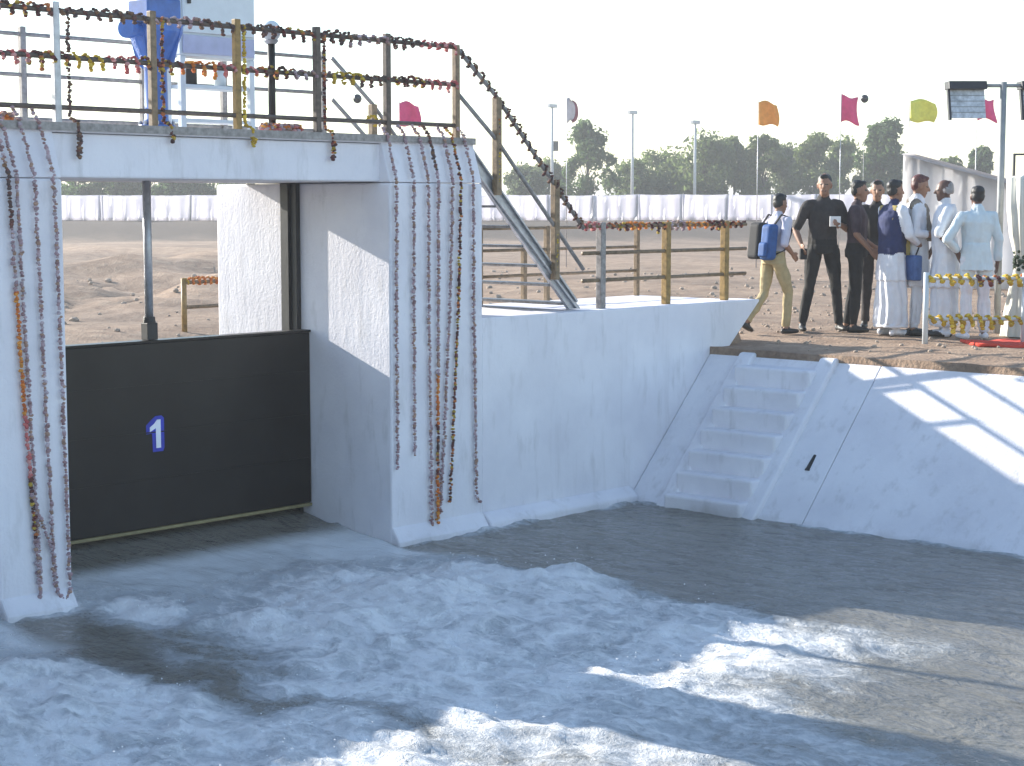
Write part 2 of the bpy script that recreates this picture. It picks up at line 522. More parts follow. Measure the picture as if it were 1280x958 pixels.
def ground_h(X, Y):
    P = np.stack([X, Y, X * 0], 1)
    d = math.cos(YAW) * X + math.sin(YAW) * Y
    z = np.zeros_like(X)
    up = sstep(12.6, 17.5, Y) * (1 - sstep(15.0, 21.0, X - 0.45 * Y + 6.5))
    z -= 0.38 * up
    z -= 0.35 * sstep(24, 60, d) * (1 - 0.0 * X)
    near = 1 - sstep(60, 140, d)
    z += (fbm(P * 0.55, 4, 3) - 0.5) * 0.22 * sstep(13, 20, Y) * near
    z += (fbm(P * 2.3, 3, 9) - 0.5) * 0.05
    z += (fbm(P * 0.12, 3, 5) - 0.5) * 0.35 * sstep(25, 50, d) * near
    lat = math.sin(YAW) * X - math.cos(YAW) * Y
    z += (fbm(P * 0.3, 5, 13, 0.6) - 0.40) * 1.5 * sstep(27, 36, d) * (1 - sstep(55, 80, d)) * (1 - sstep(-6, -1.5, lat))
    wob = (fbm(P * np.array([0.05, 0.05, 1]), 3, 21) - 0.5) * 3
    z += 0.92 * sstep(88, 96, d + wob)
    flatn = sstep(300, 900, d)
    z = z * (1 - flatn) + 0.5 * flatn
    # walkway fill behind the wing wall
    m = (X > 11.0) & (X < 15.2) & (Y > 10.9) & (Y < 12.3)
    z = np.where(m, 0.2, z)
    # upstream channel
    prof = np.interp(X, [1.2, 2.6, 10.9, 12.2], [0.0, 1.0, 1.0, 0.0]) * np.where((Y > 10.82) & (Y < 62), 1, 0) * np.where(Y > 60, 0.5, 1)
    up2 = np.where((Y > 10.82) & (Y < 12.3) & (X > 11.0), 0, 1)
    z = z - prof * up2 * 1.9
    # tail channel
    prof2 = np.interp(X, [0.3, 1.7, 13.1, 14.44], [-0.05, -1.5, -1.5, -0.12])
    inside = (Y <= 10.83) & (X > 0.3) & (X < 14.44)
    z = np.where(inside, np.minimum(prof2 - 0.10 + np.where((X > 2) & (X < 12.8), -0.6, 0), z), z)
    return z

gx = graded(3, 24, 0.22, -900, 2600, [0.3, 1.7, 2.6, 10.9, 11.0, 11.05, 12.2, 13.1, 14.43, 14.46, 15.19, 15.21])
gy = graded(3, 30, 0.22, -900, 2600, [10.82, 10.84, 10.95, 12.29, 12.31])
GX, GY = np.meshgrid(gx, gy)
X, Y = GX.ravel(), GY.ravel()
Z = ground_h(X, Y)
nx, ny = len(gx), len(gy)
idx = np.arange(nx * ny).reshape(ny, nx)
faces = np.stack([idx[:-1, :-1], idx[:-1, 1:], idx[1:, 1:], idx[1:, :-1]], -1).reshape(-1, 4)
me = bpy.data.meshes.new('ground')
me.from_pydata(np.stack([X, Y, Z], 1).tolist(), [], faces.tolist())
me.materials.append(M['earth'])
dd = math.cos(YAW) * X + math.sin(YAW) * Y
berm_shade = sstep(84, 90, dd + (fbm(np.stack([X, Y, X * 0], 1) * 0.08, 3, 4) - .5) * 6) * (1 - sstep(98, 104, dd)) * 0.95  # shade of the berm's camera-facing slope, put into the earth colour
at = me.attributes.new('berm_shade', 'FLOAT', 'POINT')
at.data.foreach_set('value', berm_shade.astype(np.float32))
me.polygons.foreach_set('use_smooth', [True] * len(me.polygons))
me.update()
ground = bpy.data.objects.new('ground', me)
col.objects.link(ground)
tag(ground, 'bare brown graded earth around the canal', 'ground', kind='structure')

def gz(x, y):
    return float(ground_h(np.array([x]), np.array([y]))[0])

# ---------------------------------------------------------------- tail water with jets and foam
BAYS = [(6.88, 9.99), (3.2, 6.3)]
slope_edge = 13.13
def water_fields(X, Y):
    P = np.stack([X, Y, X * 0], 1)
    foam = np.zeros_like(X); sheet = np.zeros_like(X); z = np.full_like(X, ZW)
    wob = (fbm(P * 1.4, 3, 31) - 0.5)
    for a, b in BAYS:
        t = np.clip(10.3 - Y, 0, 20)                               # distance below the jump
        spread = 0.06 * t
        xx = X + wob * np.clip(t, 0, 1.6) * 0.9
        ins = sstep(a - spread - 0.25 - 0.06 * t, a - spread + 0.25, xx) * (1 - sstep(b - 0.35 + 0.05 * t, b + 0.25 + 0.10 * t, xx))
        if a < 5: ins = ins * (1 - .7 * sstep(5.4, 6.4, X + wob * .8) * sstep(8.6, 9.6, Y + wob))
        else: ins = ins * (1 - .7 * (1 - sstep(6.7, 7.2, X + wob * .4)) * sstep(8.0, 8.9, Y + wob))
        front = 10.5 + 0.5 * (fbm(P * np.array([1.1, 0.6, 1]), 3, 77) - 0.5) * 2 - 0.35 * np.cos((X - a) / (b - a) * 6.28) * 0.6
        strength = (1 - sstep(front - 0.9, front + 0.25, Y)) * (0.78 - 0.16 * sstep(1.0, 2.6, t) - 0.40 * sstep(3.4, 6.5, t))
        strength = strength - 0.34 * sstep(7.7, 8.6, X + wob * .6) * sstep(3.6, 5.2, t + wob)
        foam = np.maximum(foam, ins * np.clip(strength, 0, 1))
        # side roller close to the pier corners
        ww_ = X + wob * 0.9 * np.clip(10.8 - Y, 0, 1.2)
        inb = sstep(a - 0.12, a + 0.05 + 0.3 * np.clip(10.8 - Y, 0, 1), ww_) * (1 - sstep(b - 0.05 - 0.3 * np.clip(10.8 - Y, 0, 1), b + 0.12, ww_))
        foam = np.maximum(foam, (0.72 + wob) * np.exp(-((X - a - 0.28) / 0.34) ** 2 - ((Y - 10.25) / 0.5) ** 2))
        sh = inb * (1 - sstep(11.0, 11.42, Y)) * sstep(8.9, 10.0, Y) * (1 - foam)
        sheet = np.maximum(sheet, sh)
        prof = np.interp(Y, [8.0, 9.2, 9.8, 10.6, 11.5, 11.9], [0, 0.09, -0.02, 0.03, 0.13, 0.20])
        z = z + prof * inb
    # thin froth where the water laps the concrete
    edge = np.minimum(np.where(X > 11, np.abs(Y - 10.58), 9.0), np.abs(X - slope_edge))
    for xa, xb in ((6.30, 6.88), (9.99, 11.09)):
        dx_ = np.maximum(np.maximum(xa - X, X - xb), 0); dy_ = np.maximum(10.55 - Y, 0)
        edge = np.minimum(edge, np.hypot(dx_, dy_))
    foam = np.maximum(foam, 0.55 * np.exp(-edge / 0.07) * sstep(.35, .65, fbm(P * 2.2, 3, 91)))
    amp = 0.010 + 0.085 * foam
    st = P * np.array([1.5, 0.9, 1])
    z = z + amp * (fbm(st * np.array([1.5, 2.0, 1]), 5, 41, 0.62) - 0.5) * 2 + (0.012 + 0.05 * foam) * (fbm(st * 6, 3, 55, 0.65) - 0.5) * 1.6
    rid = 1 - np.abs(fbm(st * 1.7, 4, 61) - 0.5) * 4
    z = z + foam * 0.06 * np.clip(rid, 0, 1) ** 2
    return z, foam, sheet

wx = graded(3.6, 13.62, 0.036, 0.1, 13.62, [])
wy = graded(2.2, 11.90, 0.036, -14, 11.90, [])
GX, GY = np.meshgrid(wx, wy)
X, Y = GX.ravel(), GY.ravel()
Z, FOAM, SHEET = water_fields(X, Y)
nx, ny = len(wx), len(wy)
idx = np.arange(nx * ny).reshape(ny, nx)
faces = np.stack([idx[:-1, :-1], idx[:-1, 1:], idx[1:, 1:], idx[1:, :-1]], -1).reshape(-1, 4)
me = bpy.data.meshes.new('canal_water')
me.from_pydata(np.stack([X, Y, Z], 1).tolist(), [], faces.tolist())
me.materials.append(M['water'])
for nm, arr in (('foam', FOAM), ('sheet', SHEET)):
    at = me.attributes.new(nm, 'FLOAT', 'POINT')
    at.data.foreach_set('value', arr.astype(np.float32))
me.polygons.foreach_set('use_smooth', [True] * len(me.polygons))
me.update()
wobj = bpy.data.objects.new('canal_water', me)
col.objects.link(wobj)
tag(wobj, 'churning grey canal water with white foam below the gate', 'water', kind='structure')
b = MB()
cand = np.where((FOAM > 0.5) & (X > 4.5) & (X < 10.5) & (Y > 4.2))[0]
for i in rng.choice(cand, 1500, replace=False):
    hgt_ = rng.exponential(0.035)
    r_ = rng.uniform(.0025, .006)
    b.bead((X[i] + rng.normal(0, .02), Y[i] + rng.normal(0, .02), Z[i] + .004 + hgt_), r_, (1, 1, 1))
b.c = []
tag(b.build('spray', plain('spray_droplet', (0.86, 0.87, 0.88), 0.3, 0, 0.02)), 'fine droplets thrown up over the foam', 'spray', kind='stuff')
b = MB()
b.add([(1.3, 11.93, -0.45), (12.2, 11.93, -0.45), (12.2, 61.5, -0.45), (1.3, 61.5, -0.45)], [(0, 1, 2, 3)])
tag(b.build('upstream_water', M['water_up']), 'still brown water held behind the black gate', 'water', kind='structure')

# ---------------------------------------------------------------- head works
YP = 10.68
DZ = 2.0                                # deck top
hw = thing('headworks', (8.4, 11.8, -1.6), 'whitewashed concrete sluice headworks with piers carrying a bridge deck', 'sluice')
def pier(x0, x1):
    b = MB()
    b.prism([(YP, -2.2), (13.0, -2.2), (13.0, 1.62), (YP, 1.62)], 0, x0, x1)
    b.build('pier', M['white'], hw, bevel=0.02)
    c = MB()
    c.prism([(YP + 0.004, 1.624), (10.90, 1.624), (10.90, 1.965), (10.79, 1.965)], 0, x0 + 0.004, x1 - 0.004)
    c.build('sloped_cap', M['white'], hw, bevel=0.008)
    f = MB()
    f.prism([(YP - 0.11, -2.2), (YP + 0.1, -2.2), (YP + 0.1, -1.24), (YP - 0.002, -1.26), (YP - 0.085, -1.38)], 0, x0 + 0.004, x1 - 0.004)
    f.build('footing', M['white'], hw, bevel=0.02)
pier(9.99, 11.09)
pier(6.30, 6.88)
pier(2.70, 3.20)
b = MB().box(2.70, 11.05, 10.81, 12.62, 1.628, 1.94)
b.build('beam', M['white'], hw, bevel=0.015)
b = MB().box(2.66, 11.08, 10.775, 12.66, 1.944, DZ)
b.build('deck_slab', M['white'], hw, bevel=0.012)
b = MB().box(2.66, 11.085, 10.755, 10.772, 1.955, DZ + .012)
b.build('edge_angle', M['rail_grey'], hw)
for x0, x1 in BAYS:                      # steel guides in the grooves
    for xa, s in ((x1, -1), (x0, 1)):
        b = MB()
        b.box(min(xa + s * 0.004, xa + s * 0.05), max(xa + s * 0.004, xa + s * 0.05), 11.82, 12.03, -2.0, 1.62)
        b.box(min(xa + s * 0.05, xa + s * 0.075), max(xa + s * 0.05, xa + s * 0.075), 11.90, 11.98, -2.0, 1.618)
        b.build('gate_guide', M['black_steel'], hw)

# wing wall with raked end, walkway behind it
ww = thing('wing_wall', (13.0, 10.9, -1.6), 'whitewashed concrete wing wall with raked end beside the bank steps', 'wall')
b = MB()
b.prism([(11.10, -2.3), (14.68, -2.3), (14.68, -0.10), (15.30, 0.43), (15.30, 0.45), (11.10, 0.45)], 1, 10.70, 11.04)
b.build('wall', M['white'], ww, bevel=0.02)
b = MB().box(11.10, 15.22, 11.044, 12.28, 0.05, 0.442)
b.build('walkway', M['white'], ww, bevel=0.015)
b = MB().prism([(10.58, -2.2), (10.698, -2.2), (10.698, -1.27), (10.62, -1.32), (10.58, -1.36)], 0, 11.096, 13.15)
b.build('footing', M['white'], ww, bevel=0.015)
b = MB().box(0.2, 2.69, 10.72, 11.04, -2.3, 0.45)
b.build('left_return', M['white'], ww, bevel=0.02)
bpy.data.objects['left_return'].name = 'return_wall'

# ---------------------------------------------------------------- bank lining and steps
SX0, SZ0, SXM = 13.15, -1.40, 1.30 / 1.34
def slope_x(z): return SX0 + (z - SZ0) * SXM
lin = thing('bank_lining', (14.0, 7.0, -0.8), 'whitewashed concrete lining on the sloping right bank of the canal', 'canal lining')
cuts = [10.698, 8.70, 5.70, 2.70, -0.3, -3.3, -6.3, -9.3, -12.3]
for y1, y0 in zip(cuts[:-1], cuts[1:]):
    b = MB()
    zt = -0.045
    yy0, yy1 = y0 + 0.004, y1 - 0.004
    nseg = 14
    vs, fs = [], []
    b.prism([(slope_x(-1.9), -1.9), (slope_x(zt), zt), (slope_x(zt) + 0.16, zt + 0.02), (slope_x(zt) + 0.16, zt - 0.12), (slope_x(-1.9) + 0.12, -2.02)], 1, yy0, yy1)
    b.build('lining_panel', M['lining'], lin, bevel=0.006)
b = MB().add([(slope_x(-1.9) + 0.03, -12.3, -1.93), (slope_x(-1.9) + 0.03, 10.69, -1.93), (slope_x(-0.06) + 0.03, 10.69, -0.09), (slope_x(-0.06) + 0.03, -12.3, -0.09)], [(0, 3, 2, 1)])
b.build('joint_filler', M['joint'], lin)

st = thing('bank_steps', (13.8, 9.7, -1.4), 'flight of whitewashed concrete steps down the bank beside the wing wall', 'steps')
NS, RISE = 7, 0.19
for i in range(NS):
    zt = -0.14 - RISE * i
    xf = slope_x(zt - RISE) - 0.055
    b = MB().box(xf, slope_x(zt) + 0.30, 9.30, 10.18, zt - RISE - 0.35, zt)
    b.build('step', M['lining'], st, bevel=0.03, seg=3)
for y0, y1 in ((9.17, 9.355), (10.125, 10.30)):
    b = MB().prism([(slope_x(-1.6) - 0.085, -1.6), (slope_x(-0.03) - 0.085, -0.03), (slope_x(-0.03) + 0.12, -0.03), (slope_x(-1.6) + 0.1, -1.65)], 1, y0, y1)
    b.build('kerb', M['lining'], st, bevel=0.02)
b = MB().box(slope_x(-0.03) - 0.02, slope_x(-0.03) + 0.55, 9.12, 10.69, -0.3, -0.024)
b.build('landing', M['lining'], st, bevel=0.015)

def weep(px_y, z, r, ln, label, tilt):
    x = slope_x(z)
    b = MB()
    dirv = Vector((-0.25, tilt, -0.22))
    p = Vector((x + 0.03, px_y, z + 0.01))
    n = 12
    b.tube([p, p + dirv.normalized() * ln], r, n)
    b.tube([p + dirv.normalized() * (ln - 0.004), p + dirv.normalized() * (ln + 0.012)], r * 1.15, n)
    o = b.build('drain_pipe', M['black_steel'], None, smooth=False)
    tag(o, label, 'pipe')
weep(8.92, -0.88, 0.022, 0.17, 'short black drain pipe stub sticking out of the sloping bank lining', 0.0)

# ---------------------------------------------------------------- gates
def gate(x0, x1, zb, zt, label, number):
    t = thing('sluice_gate', ((x0 + x1) / 2, 11.75, zb), label, 'sluice gate', 'sluice gates between the piers')
    b = MB().box(x0 + 0.012, x1 - 0.012, 11.70, 11.735, zb + 0.03, zt)
    b.build('skin_plate', M['gate'], t, bevel=0.006)
    b = MB()
    for k in range(5):
        zz = zb + 0.06 + k * (zt - zb - 0.14) / 4
        b.box(x0 + 0.09, x1 - 0.09, 11.737, 11.815, zz, zz + 0.06)
    b.build('stiffener', M['gate'], t)
    for zz in (zb + .42, zb + .80, zb + 1.18):
        MB().box(x0 + 0.02, x1 - 0.02, 11.6965, 11.6993, zz, zz + .010).build('weld_seam', M['gate'], t)
    b = MB().box(x0 + 0.012, x1 - 0.012, 11.690, 11.755, zb, zb + 0.026)
    b.build('bottom_seal', M['seal'], t, bevel=0.004)
    b = MB().box(x0 + 0.01, x1 - 0.01, 11.685, 11.81, zt + 0.002, zt + 0.022)
    b.build('top_flange', M['gate'], t, bevel=0.003)
    xm = (x0 + x1) / 2 - 0.09
    b = MB()
    b.box(xm - 0.05, xm + 0.05, 11.71, 11.80, zt + 0.024, zt + 0.16)
    b.tube([(xm, 11.755, zt + 0.16), (xm, 11.755, zt + 0.21)], [0.052, 0.045], 14)
    b.build('lifting_bracket', M['black_steel'], t, bevel=0.004)
    b = MB()
    b.tube([(xm, 11.755, zt + 0.2), (xm, 11.755, 1.628)], 0.034, 14)
    b.build('stem', M['galv'], t, smooth=True)
    if number:
        cx, cz = 8.345, -0.40
        bk = MB()
        hh = 0.145
        pp_ = [(cx - 0.03, cz - hh), (cx + 0.07, cz - hh), (cx + 0.082, cz - hh * .8), (cx + 0.082, cz + hh * .85), (cx + 0.06, cz + hh), (cx + 0.0, cz + hh), (cx - 0.045, cz + hh * .8), (cx - 0.092, cz + hh * .52), (cx - 0.092, cz + hh * .02), (cx - 0.036, cz + hh * .05)]
        bk.prism(pp_, 1, 11.6975, 11.6993)
        p = bk.build('number_patch', M['digit_blue'], t)
        p['label'] = 'blue painted patch behind the number'
        d = MB()
        h = 0.115
        poly = [(cx + 0.000, cz - h), (cx + 0.045, cz - h), (cx + 0.045, cz + h), (cx + 0.012, cz + h), (cx - 0.018, cz + h * 0.72), (cx - 0.058, cz + h * 0.50), (cx - 0.058, cz + h * 0.18), (cx + 0.000, cz + h * 0.42)]
        d.prism(poly, 1, 11.692, 11.6968)
        q = d.build('number_one', M['digit'], t)
        q['label'] = 'white painted number 1'
    return t
gate(6.88, 9.99, -1.19, 0.335, 'black steel sluice gate marked with a white number 1', True)
gate(3.20, 6.30, -1.19, 0.335, 'black steel sluice gate without a number, left of the left pier', False)

# ---------------------------------------------------------------- railings, stairs
def bars(parent, name, segs, r, mat, n=10):
    for p0, p1 in segs:
        MB().tube([p0, p1], r, n).build(name, mat, parent, smooth=False)

RZ = (2.12, 2.47, 2.79)
PX = [6.17, 6.97, 7.785, 8.565, 9.37, 10.135, 10.95]
dr = thing('deck_railing', (8.5, 10.86, DZ), 'brown steel railing along the front of the deck above the gate', 'railing')
pm = ['rail_dark', 'galv', 'rail_tan', 'rail_ochre', 'rail_dark', 'rail_dark', 'rail_tan']
for i, x in enumerate(PX):
    b = MB().box(x - 0.026, x + 0.026, 10.836, 10.888, DZ + 0.001, 2.85 if i not in (6,) else 2.81)
    b.build('post', M[pm[i]], dr, bevel=0.006)
for z in RZ:
    MB().tube([(5.2, 10.862, z), (10.95, 10.862, z)], 0.019, 10).build('rail', M['rail_dark'], dr, smooth=True)
br = thing('deck_railing', (8.5, 12.55, DZ), 'thin grey steel railing along the rear of the deck', 'railing')
for x in (6.55, 7.75, 8.9, 9.75, 10.9):
    MB().box(x - 0.025, x + 0.025, 12.53, 12.58, DZ + 0.001, 2.85).build('post', M['rail_grey'], br, bevel=0.005)
for z in RZ:
    MB().tube([(5.2, 12.555, z), (10.9, 12.555, z)], 0.017, 8).build('rail', M['rail_grey'], br, smooth=True)

sx0, sz0, sx1, sz1 = 11.02, 1.98, 12.55, 0.462
def stair_z(x): return sz0 + (x - sx0) * (sz1 - sz0) / (sx1 - sx0)
sc = thing('steel_staircase', (11.8, 11.7, 0.45), 'steel staircase with handrails leading from the deck to the walkway', 'staircase')
for y in (10.88, 12.50):
    b = MB()
    b.prism([(sx0, sz0 - 0.10), (sx1 - 0.10, sz1), (sx1 + 0.06, sz1), (sx0, sz0 + 0.05)], 1, y - 0.018, y + 0.018)
    b.build('stringer', M['galv'], sc)
    b = MB()
    for dz in (0.054, -0.104):
        b.prism([(sx0, sz0 + dz - 0.008), (sx1 - 0.02, sz1 + dz + 0.012 if dz > 0 else sz1 + 0.004), (sx1, sz1 + dz + 0.02 if dz > 0 else sz1 + 0.010), (sx0, sz0 + dz + 0.008)], 1, y - 0.045, y - 0.019)
    b.build('stringer_flange', M['galv'], sc)
    for x, h in ((11.42, 0.80), (12.20, 0.86)):
        zz = stair_z(x)
        MB().box(x - 0.032, x + 0.032, y - 0.032 - 0.06, y + 0.032 - 0.06, zz - 0.06, zz + h).build('post', M['rail_tan'], sc, bevel=0.006)
    for h in (0.80, 0.42):
        pts = [(10.95, y - 0.02, 2.79 - (0.80 - h)), (11.42, y - 0.06, stair_z(11.42) + h), (12.20, y - 0.06, stair_z(12.20) + h), (12.60, y - 0.06, stair_z(12.60) + h)]
        MB().tube(pts, 0.019, 10).build('handrail', M['rail_grey'], sc, smooth=True)
nt_ = 8
for i in range(nt_):
    z = sz0 - (i + 1) * (sz0 - 0.45) / (nt_ + 0.4)
    x = sx0 + (sz0 - z) * (sx1 - sx0) / (sz0 - sz1)
    MB().box(x - 0.11, x + 0.11, 10.90, 12.48, z - 0.022, z).build('tread', M['rail_grey'], sc, bevel=0.004)

wr = thing('walkway_railing', (13.7, 10.86, 0.45), 'ochre and tan steel railing on the front edge of the wing wall', 'railing')
for x, m in ((12.91, 'rail_grey'), (13.92, 'rail_ochre'), (14.90, 'rail_ochre')):
    MB().box(x - 0.035, x + 0.035, 10.83, 10.90, 0.451, 1.27).build('post', M[m], wr, bevel=0.006)
for z in (0.72, 0.98, 1.235):
    MB().tube([(12.64, 10.865, z), (15.27, 10.865, z)], 0.019, 10).build('rail', M['rail_tan'], wr, smooth=True)
wr2 = thing('walkway_railing', (13.7, 12.2, 0.44), 'thin tan railing along the back edge of the walkway behind the stairs', 'railing')
for x in (12.62, 13.27, 13.62, 15.1):
    MB().box(x - 0.025, x + 0.025, 12.17, 12.22, 0.443, 1.22).build('post', M['rail_tan'], wr2, bevel=0.005)
for z in (0.72, 0.98, 1.2):
    MB().tube([(12.62, 12.195, z), (15.1, 12.195, z)], 0.016, 8).build('rail', M['rail_tan'], wr2, smooth=True)

# ---------------------------------------------------------------- garlands
PAL = {'maroon': [(.36, .24, .26), (.42, .30, .32), (.30, .18, .18), (.46, .37, .40), (.38, .24, .18)],
       'dark': [(.11, .06, .05), (.15, .06, .05), (.20, .11, .06), (.09, .06, .06)],
       'yellow': [(.55, .36, .03), (.62, .45, .06), (.45, .28, .02)],
       'orange': [(.62, .19, .03), (.55, .14, .03), (.66, .28, .05)],
       'pink': [(.55, .16, .15), (.45, .1, .1), (.6, .3, .28)],
       'mixed': [(.15, .035, .03), (.42, .28, .04), (.50, .16, .05), (.07, .035, .03), (.09, .03, .03)]}

def resample(pts, step):
    pts = [Vector(p) for p in pts]
    out = [pts[0].copy()]
    carry = 0.0
    for a, b in zip(pts[:-1], pts[1:]):
        L = (b - a).length
        if L < 1e-6: continue
        s = step - carry
        while s <= L:
            out.append(a.lerp(b, s / L)); s += step
        carry = (carry + L) % step
    return out

def garland(label, pts, pal, r=0.016, step=0.020, jit=0.004, group=None, cat='garland', stripes=None):
    b = MB()
    k = 0
    cur = PAL[pal]
    pr = resample(pts, step)
    for i, p in enumerate(pr):
        if stripes:
            seg = int(i / len(pr) * len(stripes))
            cur = PAL[stripes[seg]]
        c = random.choice(cur)
        f = random.uniform(.8, 1.2)
        b.bead((p.x + random.gauss(0, jit), p.y + random.gauss(0, jit), p.z + random.gauss(0, jit)), r * random.uniform(.75, 1.2), tuple(min(1, q * f) for q in c))
    o = b.build('flower_garland', M['petal'], None, smooth=False)
    return tag(o, label, cat, group)

def wound(p0, p1, rad=0.03, pitch=0.10, loops=True, sag=0.034, spacing=0.2, lseed=0):
    p0, p1 = Vector(p0), Vector(p1)
    ax = (p1 - p0); L = ax.length; ax.normalize()
    up = Vector((0, 0, 1)); up = (up - ax * up.dot(ax)).normalized(); sd_ = ax.cross(up)
    pts = []
    n = int(L / 0.012)
    rr = random.Random(lseed)
    ph = rr.uniform(0, 6)
    edges, depth = [-.1, rr.uniform(.05, .2)], [0]
    for i in range(n + 1):
        s = L * i / n
        w = 2 * math.pi * s / pitch + ph
        r = rad * (1 + 0.25 * math.sin(s * 9 + ph))
        base = p0 + ax * s + up * (r * math.cos(w)) + sd_ * (r * math.sin(w))
        if loops:
            while s > edges[-1]:
                edges.append(edges[-1] + rr.uniform(.6, 2.0) * spacing); depth.append(rr.choice((0, .15, .3, .6, 1.0, 1.5)) * sag)
            u = (s - edges[-2]) / (edges[-1] - edges[-2])
            if math.cos(w) < 0.2:
                base += -up * depth[-1] * 4 * u * (1 - u) * (.2 - math.cos(w))
        pts.append(base)
    return pts

dr_stripes = ['dark', 'dark', 'maroon', 'mixed', 'dark', 'dark', 'maroon', 'dark', 'dark', 'mixed', 'dark', 'maroon', 'dark', 'pink']
garland('dark maroon flower garland wound along the top rail of the front deck railing', wound((5.3, 10.862, 2.79), (10.95, 10.862, 2.79), lseed=1), 'dark', stripes=dr_stripes, r=0.017)
garland('maroon, orange and yellow garland wound along the middle rail of the front deck railing', wound((5.3, 10.862, 2.47), (10.95, 10.862, 2.47), lseed=2), 'mixed',
        stripes=['maroon', 'dark', 'maroon', 'pink', 'mixed', 'yellow', 'pink', 'mixed', 'orange', 'pink', 'mixed', 'maroon', 'yellow', 'dark', 'mixed', 'pink'], r=0.017)
for x, lab in ((6.45, 'heap of orange and maroon flowers lying at the left end of the bottom deck rail'), (9.05, 'heap of pale pink and orange flowers on the deck under the white cabinet')):
    b = MB()
    for k in range(130):
        b.bead((x + random.uniform(-.2, .2), 10.93 + random.uniform(-.03, .03), DZ + 0.02 + random.uniform(0, .05)), 0.02, random.choice(PAL['orange'] + PAL['pink'] + PAL['maroon']))
    tag(b.build('flower_heap', M['petal']), lab, 'flowers')
# garlands tied up the posts, ends dangling over the deck edge
for x, pal, zl, lab in ((7.06, 'dark', 1.76, 'dark garland hanging beside the silver post of the deck railing'),
                        (7.86, 'mixed', 1.90, 'garland hanging down the tan deck post beside the blue hoist'),
                        (8.62, 'yellow', 1.88, 'yellow garland wound down the deck post in front of the white cabinet'),
                        (9.43, 'mixed', 1.80, 'thick garland hanging down the deck post right of the globe lamp')):
    pts = wound((x, 10.84, 2.80), (x, 10.84, 2.05), rad=0.03, pitch=0.16, loops=False)
    pts += [(x + 0.01, 10.76, 2.02), (x + 0.015, 10.765, zl), (x + 0.03, 10.765, zl + 0.01), (x + 0.035, 10.765, 1.95)]
    garland(lab, pts, pal, r=0.016, step=0.016)
# strings over the sloped cap of the right pier
RP = [(10.03, -0.77, 'maroon', 'first flower string from the left on the right-hand pier, ending high', 0.0),
      (10.23, -0.68, 'maroon', 'second flower string from the left on the right-hand pier, fading out high', 0.0),
      (10.40, -1.30, 'maroon', 'third flower string from the left on the right-hand pier, reaching the footing', 0.03),
      (10.52, -1.29, 'orange', 'orange flower string fourth from the left on the right-hand pier', -0.02),
      (10.69, -1.22, 'maroon', 'fifth flower string from the left on the right-hand pier', -0.16),
      (10.79, -1.12, 'mixed', 'sixth flower string from the left on the right-hand pier, slanting', -0.14),
      (10.94, -1.13, 'maroon', 'rightmost flower string on the right-hand pier, hooked at its end', 0.04)]
for i, (x, zb, pal, lab, dx) in enumerate(RP):
    xt = x - 0.0
    pts = [(xt, 10.84, 2.10), (xt, 10.755, 2.02), (xt + 0.0, 10.645, 1.645), (xt + dx * 0.2, 10.652, 0.6), (xt + dx, 10.652, zb)]
    if i == 6: pts.append((xt + dx + 0.06, 10.645, zb - 0.05))
    if pal == 'orange':
        garland(lab, pts, pal, r=0.016, step=0.016, stripes=['dark', 'maroon', 'maroon', 'maroon', 'maroon', 'orange', 'mixed', 'orange'])
    else:
        garland(lab, pts, pal, r=0.015, step=0.0155, jit=0.004)
LP = [(6.46, -1.30, 'mixed', 'orange and brown flower string nearest the left edge on the left pier', 0.14),
      (6.52, 1.0 - 2.2, 'maroon', 'second flower string from the left edge on the left pier', 0.09),
      (6.66, -1.25, 'maroon', 'flower string down the middle of the left pier', 0.06),
      (6.81, -1.28, 'maroon', 'flower string beside the right edge of the left pier', 0.03)]
for i, (x, zb, pal, lab, dx) in enumerate(LP):
    pts = [(x - .06, 10.84, 2.10), (x - .06, 10.755, 2.02), (x - .02, 10.645, 1.645), (x + dx * 0.3, 10.652, 0.3), (x + dx, 10.652, zb)]
    if i == 0:
        garland(lab, pts, pal, r=0.016, step=0.016, stripes=['maroon', 'dark', 'maroon', 'orange', 'orange', 'pink', 'mixed', 'maroon'])
    elif i == 3:
        pts += [(x + dx - 0.05, 10.64, zb - 0.06), (x + dx - .11, 10.64, zb)] + [(x - 0.10, 10.645, -1.0), (x - .26, 10.645, -0.55)]
        garland(lab, pts, pal, r=0.015, step=0.0155, jit=0.004)
    else:
        garland(lab, pts, pal, r=0.015, step=0.0155, jit=0.004)
garland('orange and maroon garland wound along the top rail of the wing wall railing', wound((12.66, 10.865, 1.235), (15.25, 10.865, 1.235), sag=0.05, lseed=4), 'orange',
        stripes=['pink', 'mixed', 'orange', 'mixed', 'maroon', 'orange', 'mixed', 'mixed'], r=0.017)
for x, lab in ((13.92, 'orange garland spiralling down the second post of the wing wall railing'), (14.90, 'yellow and brown garland spiralling down the third post of the wing wall railing')):
    garland(lab, wound((x, 10.865, 1.22), (x, 10.865, 0.5), rad=0.05, pitch=0.2, loops=False), 'orange', stripes=['mixed', 'orange', 'dark', 'yellow', 'mixed'], r=0.015)
garland('brown garland wound down the upper half of the stair handrail', wound((10.98, 10.86, 2.77), (11.42, 10.82, stair_z(11.42) + 0.8), loops=False), 'dark', r=0.015, step=0.015)
garland('brown garland wound down the lower half of the stair handrail', wound((11.45, 10.82, stair_z(11.45) + 0.8), (12.58, 10.82, stair_z(12.58) + 0.8), loops=False), 'dark', r=0.015, step=0.015)
garland('yellow garland tied at the foot of the upper stair post', wound((11.42, 10.80, stair_z(11.42) + .62), (11.42, 10.80, stair_z(11.42) + 0.02), rad=.035, pitch=.15, loops=False), 'yellow', step=0.014, r=0.014, stripes=['mixed', 'dark', 'yellow', 'yellow'])
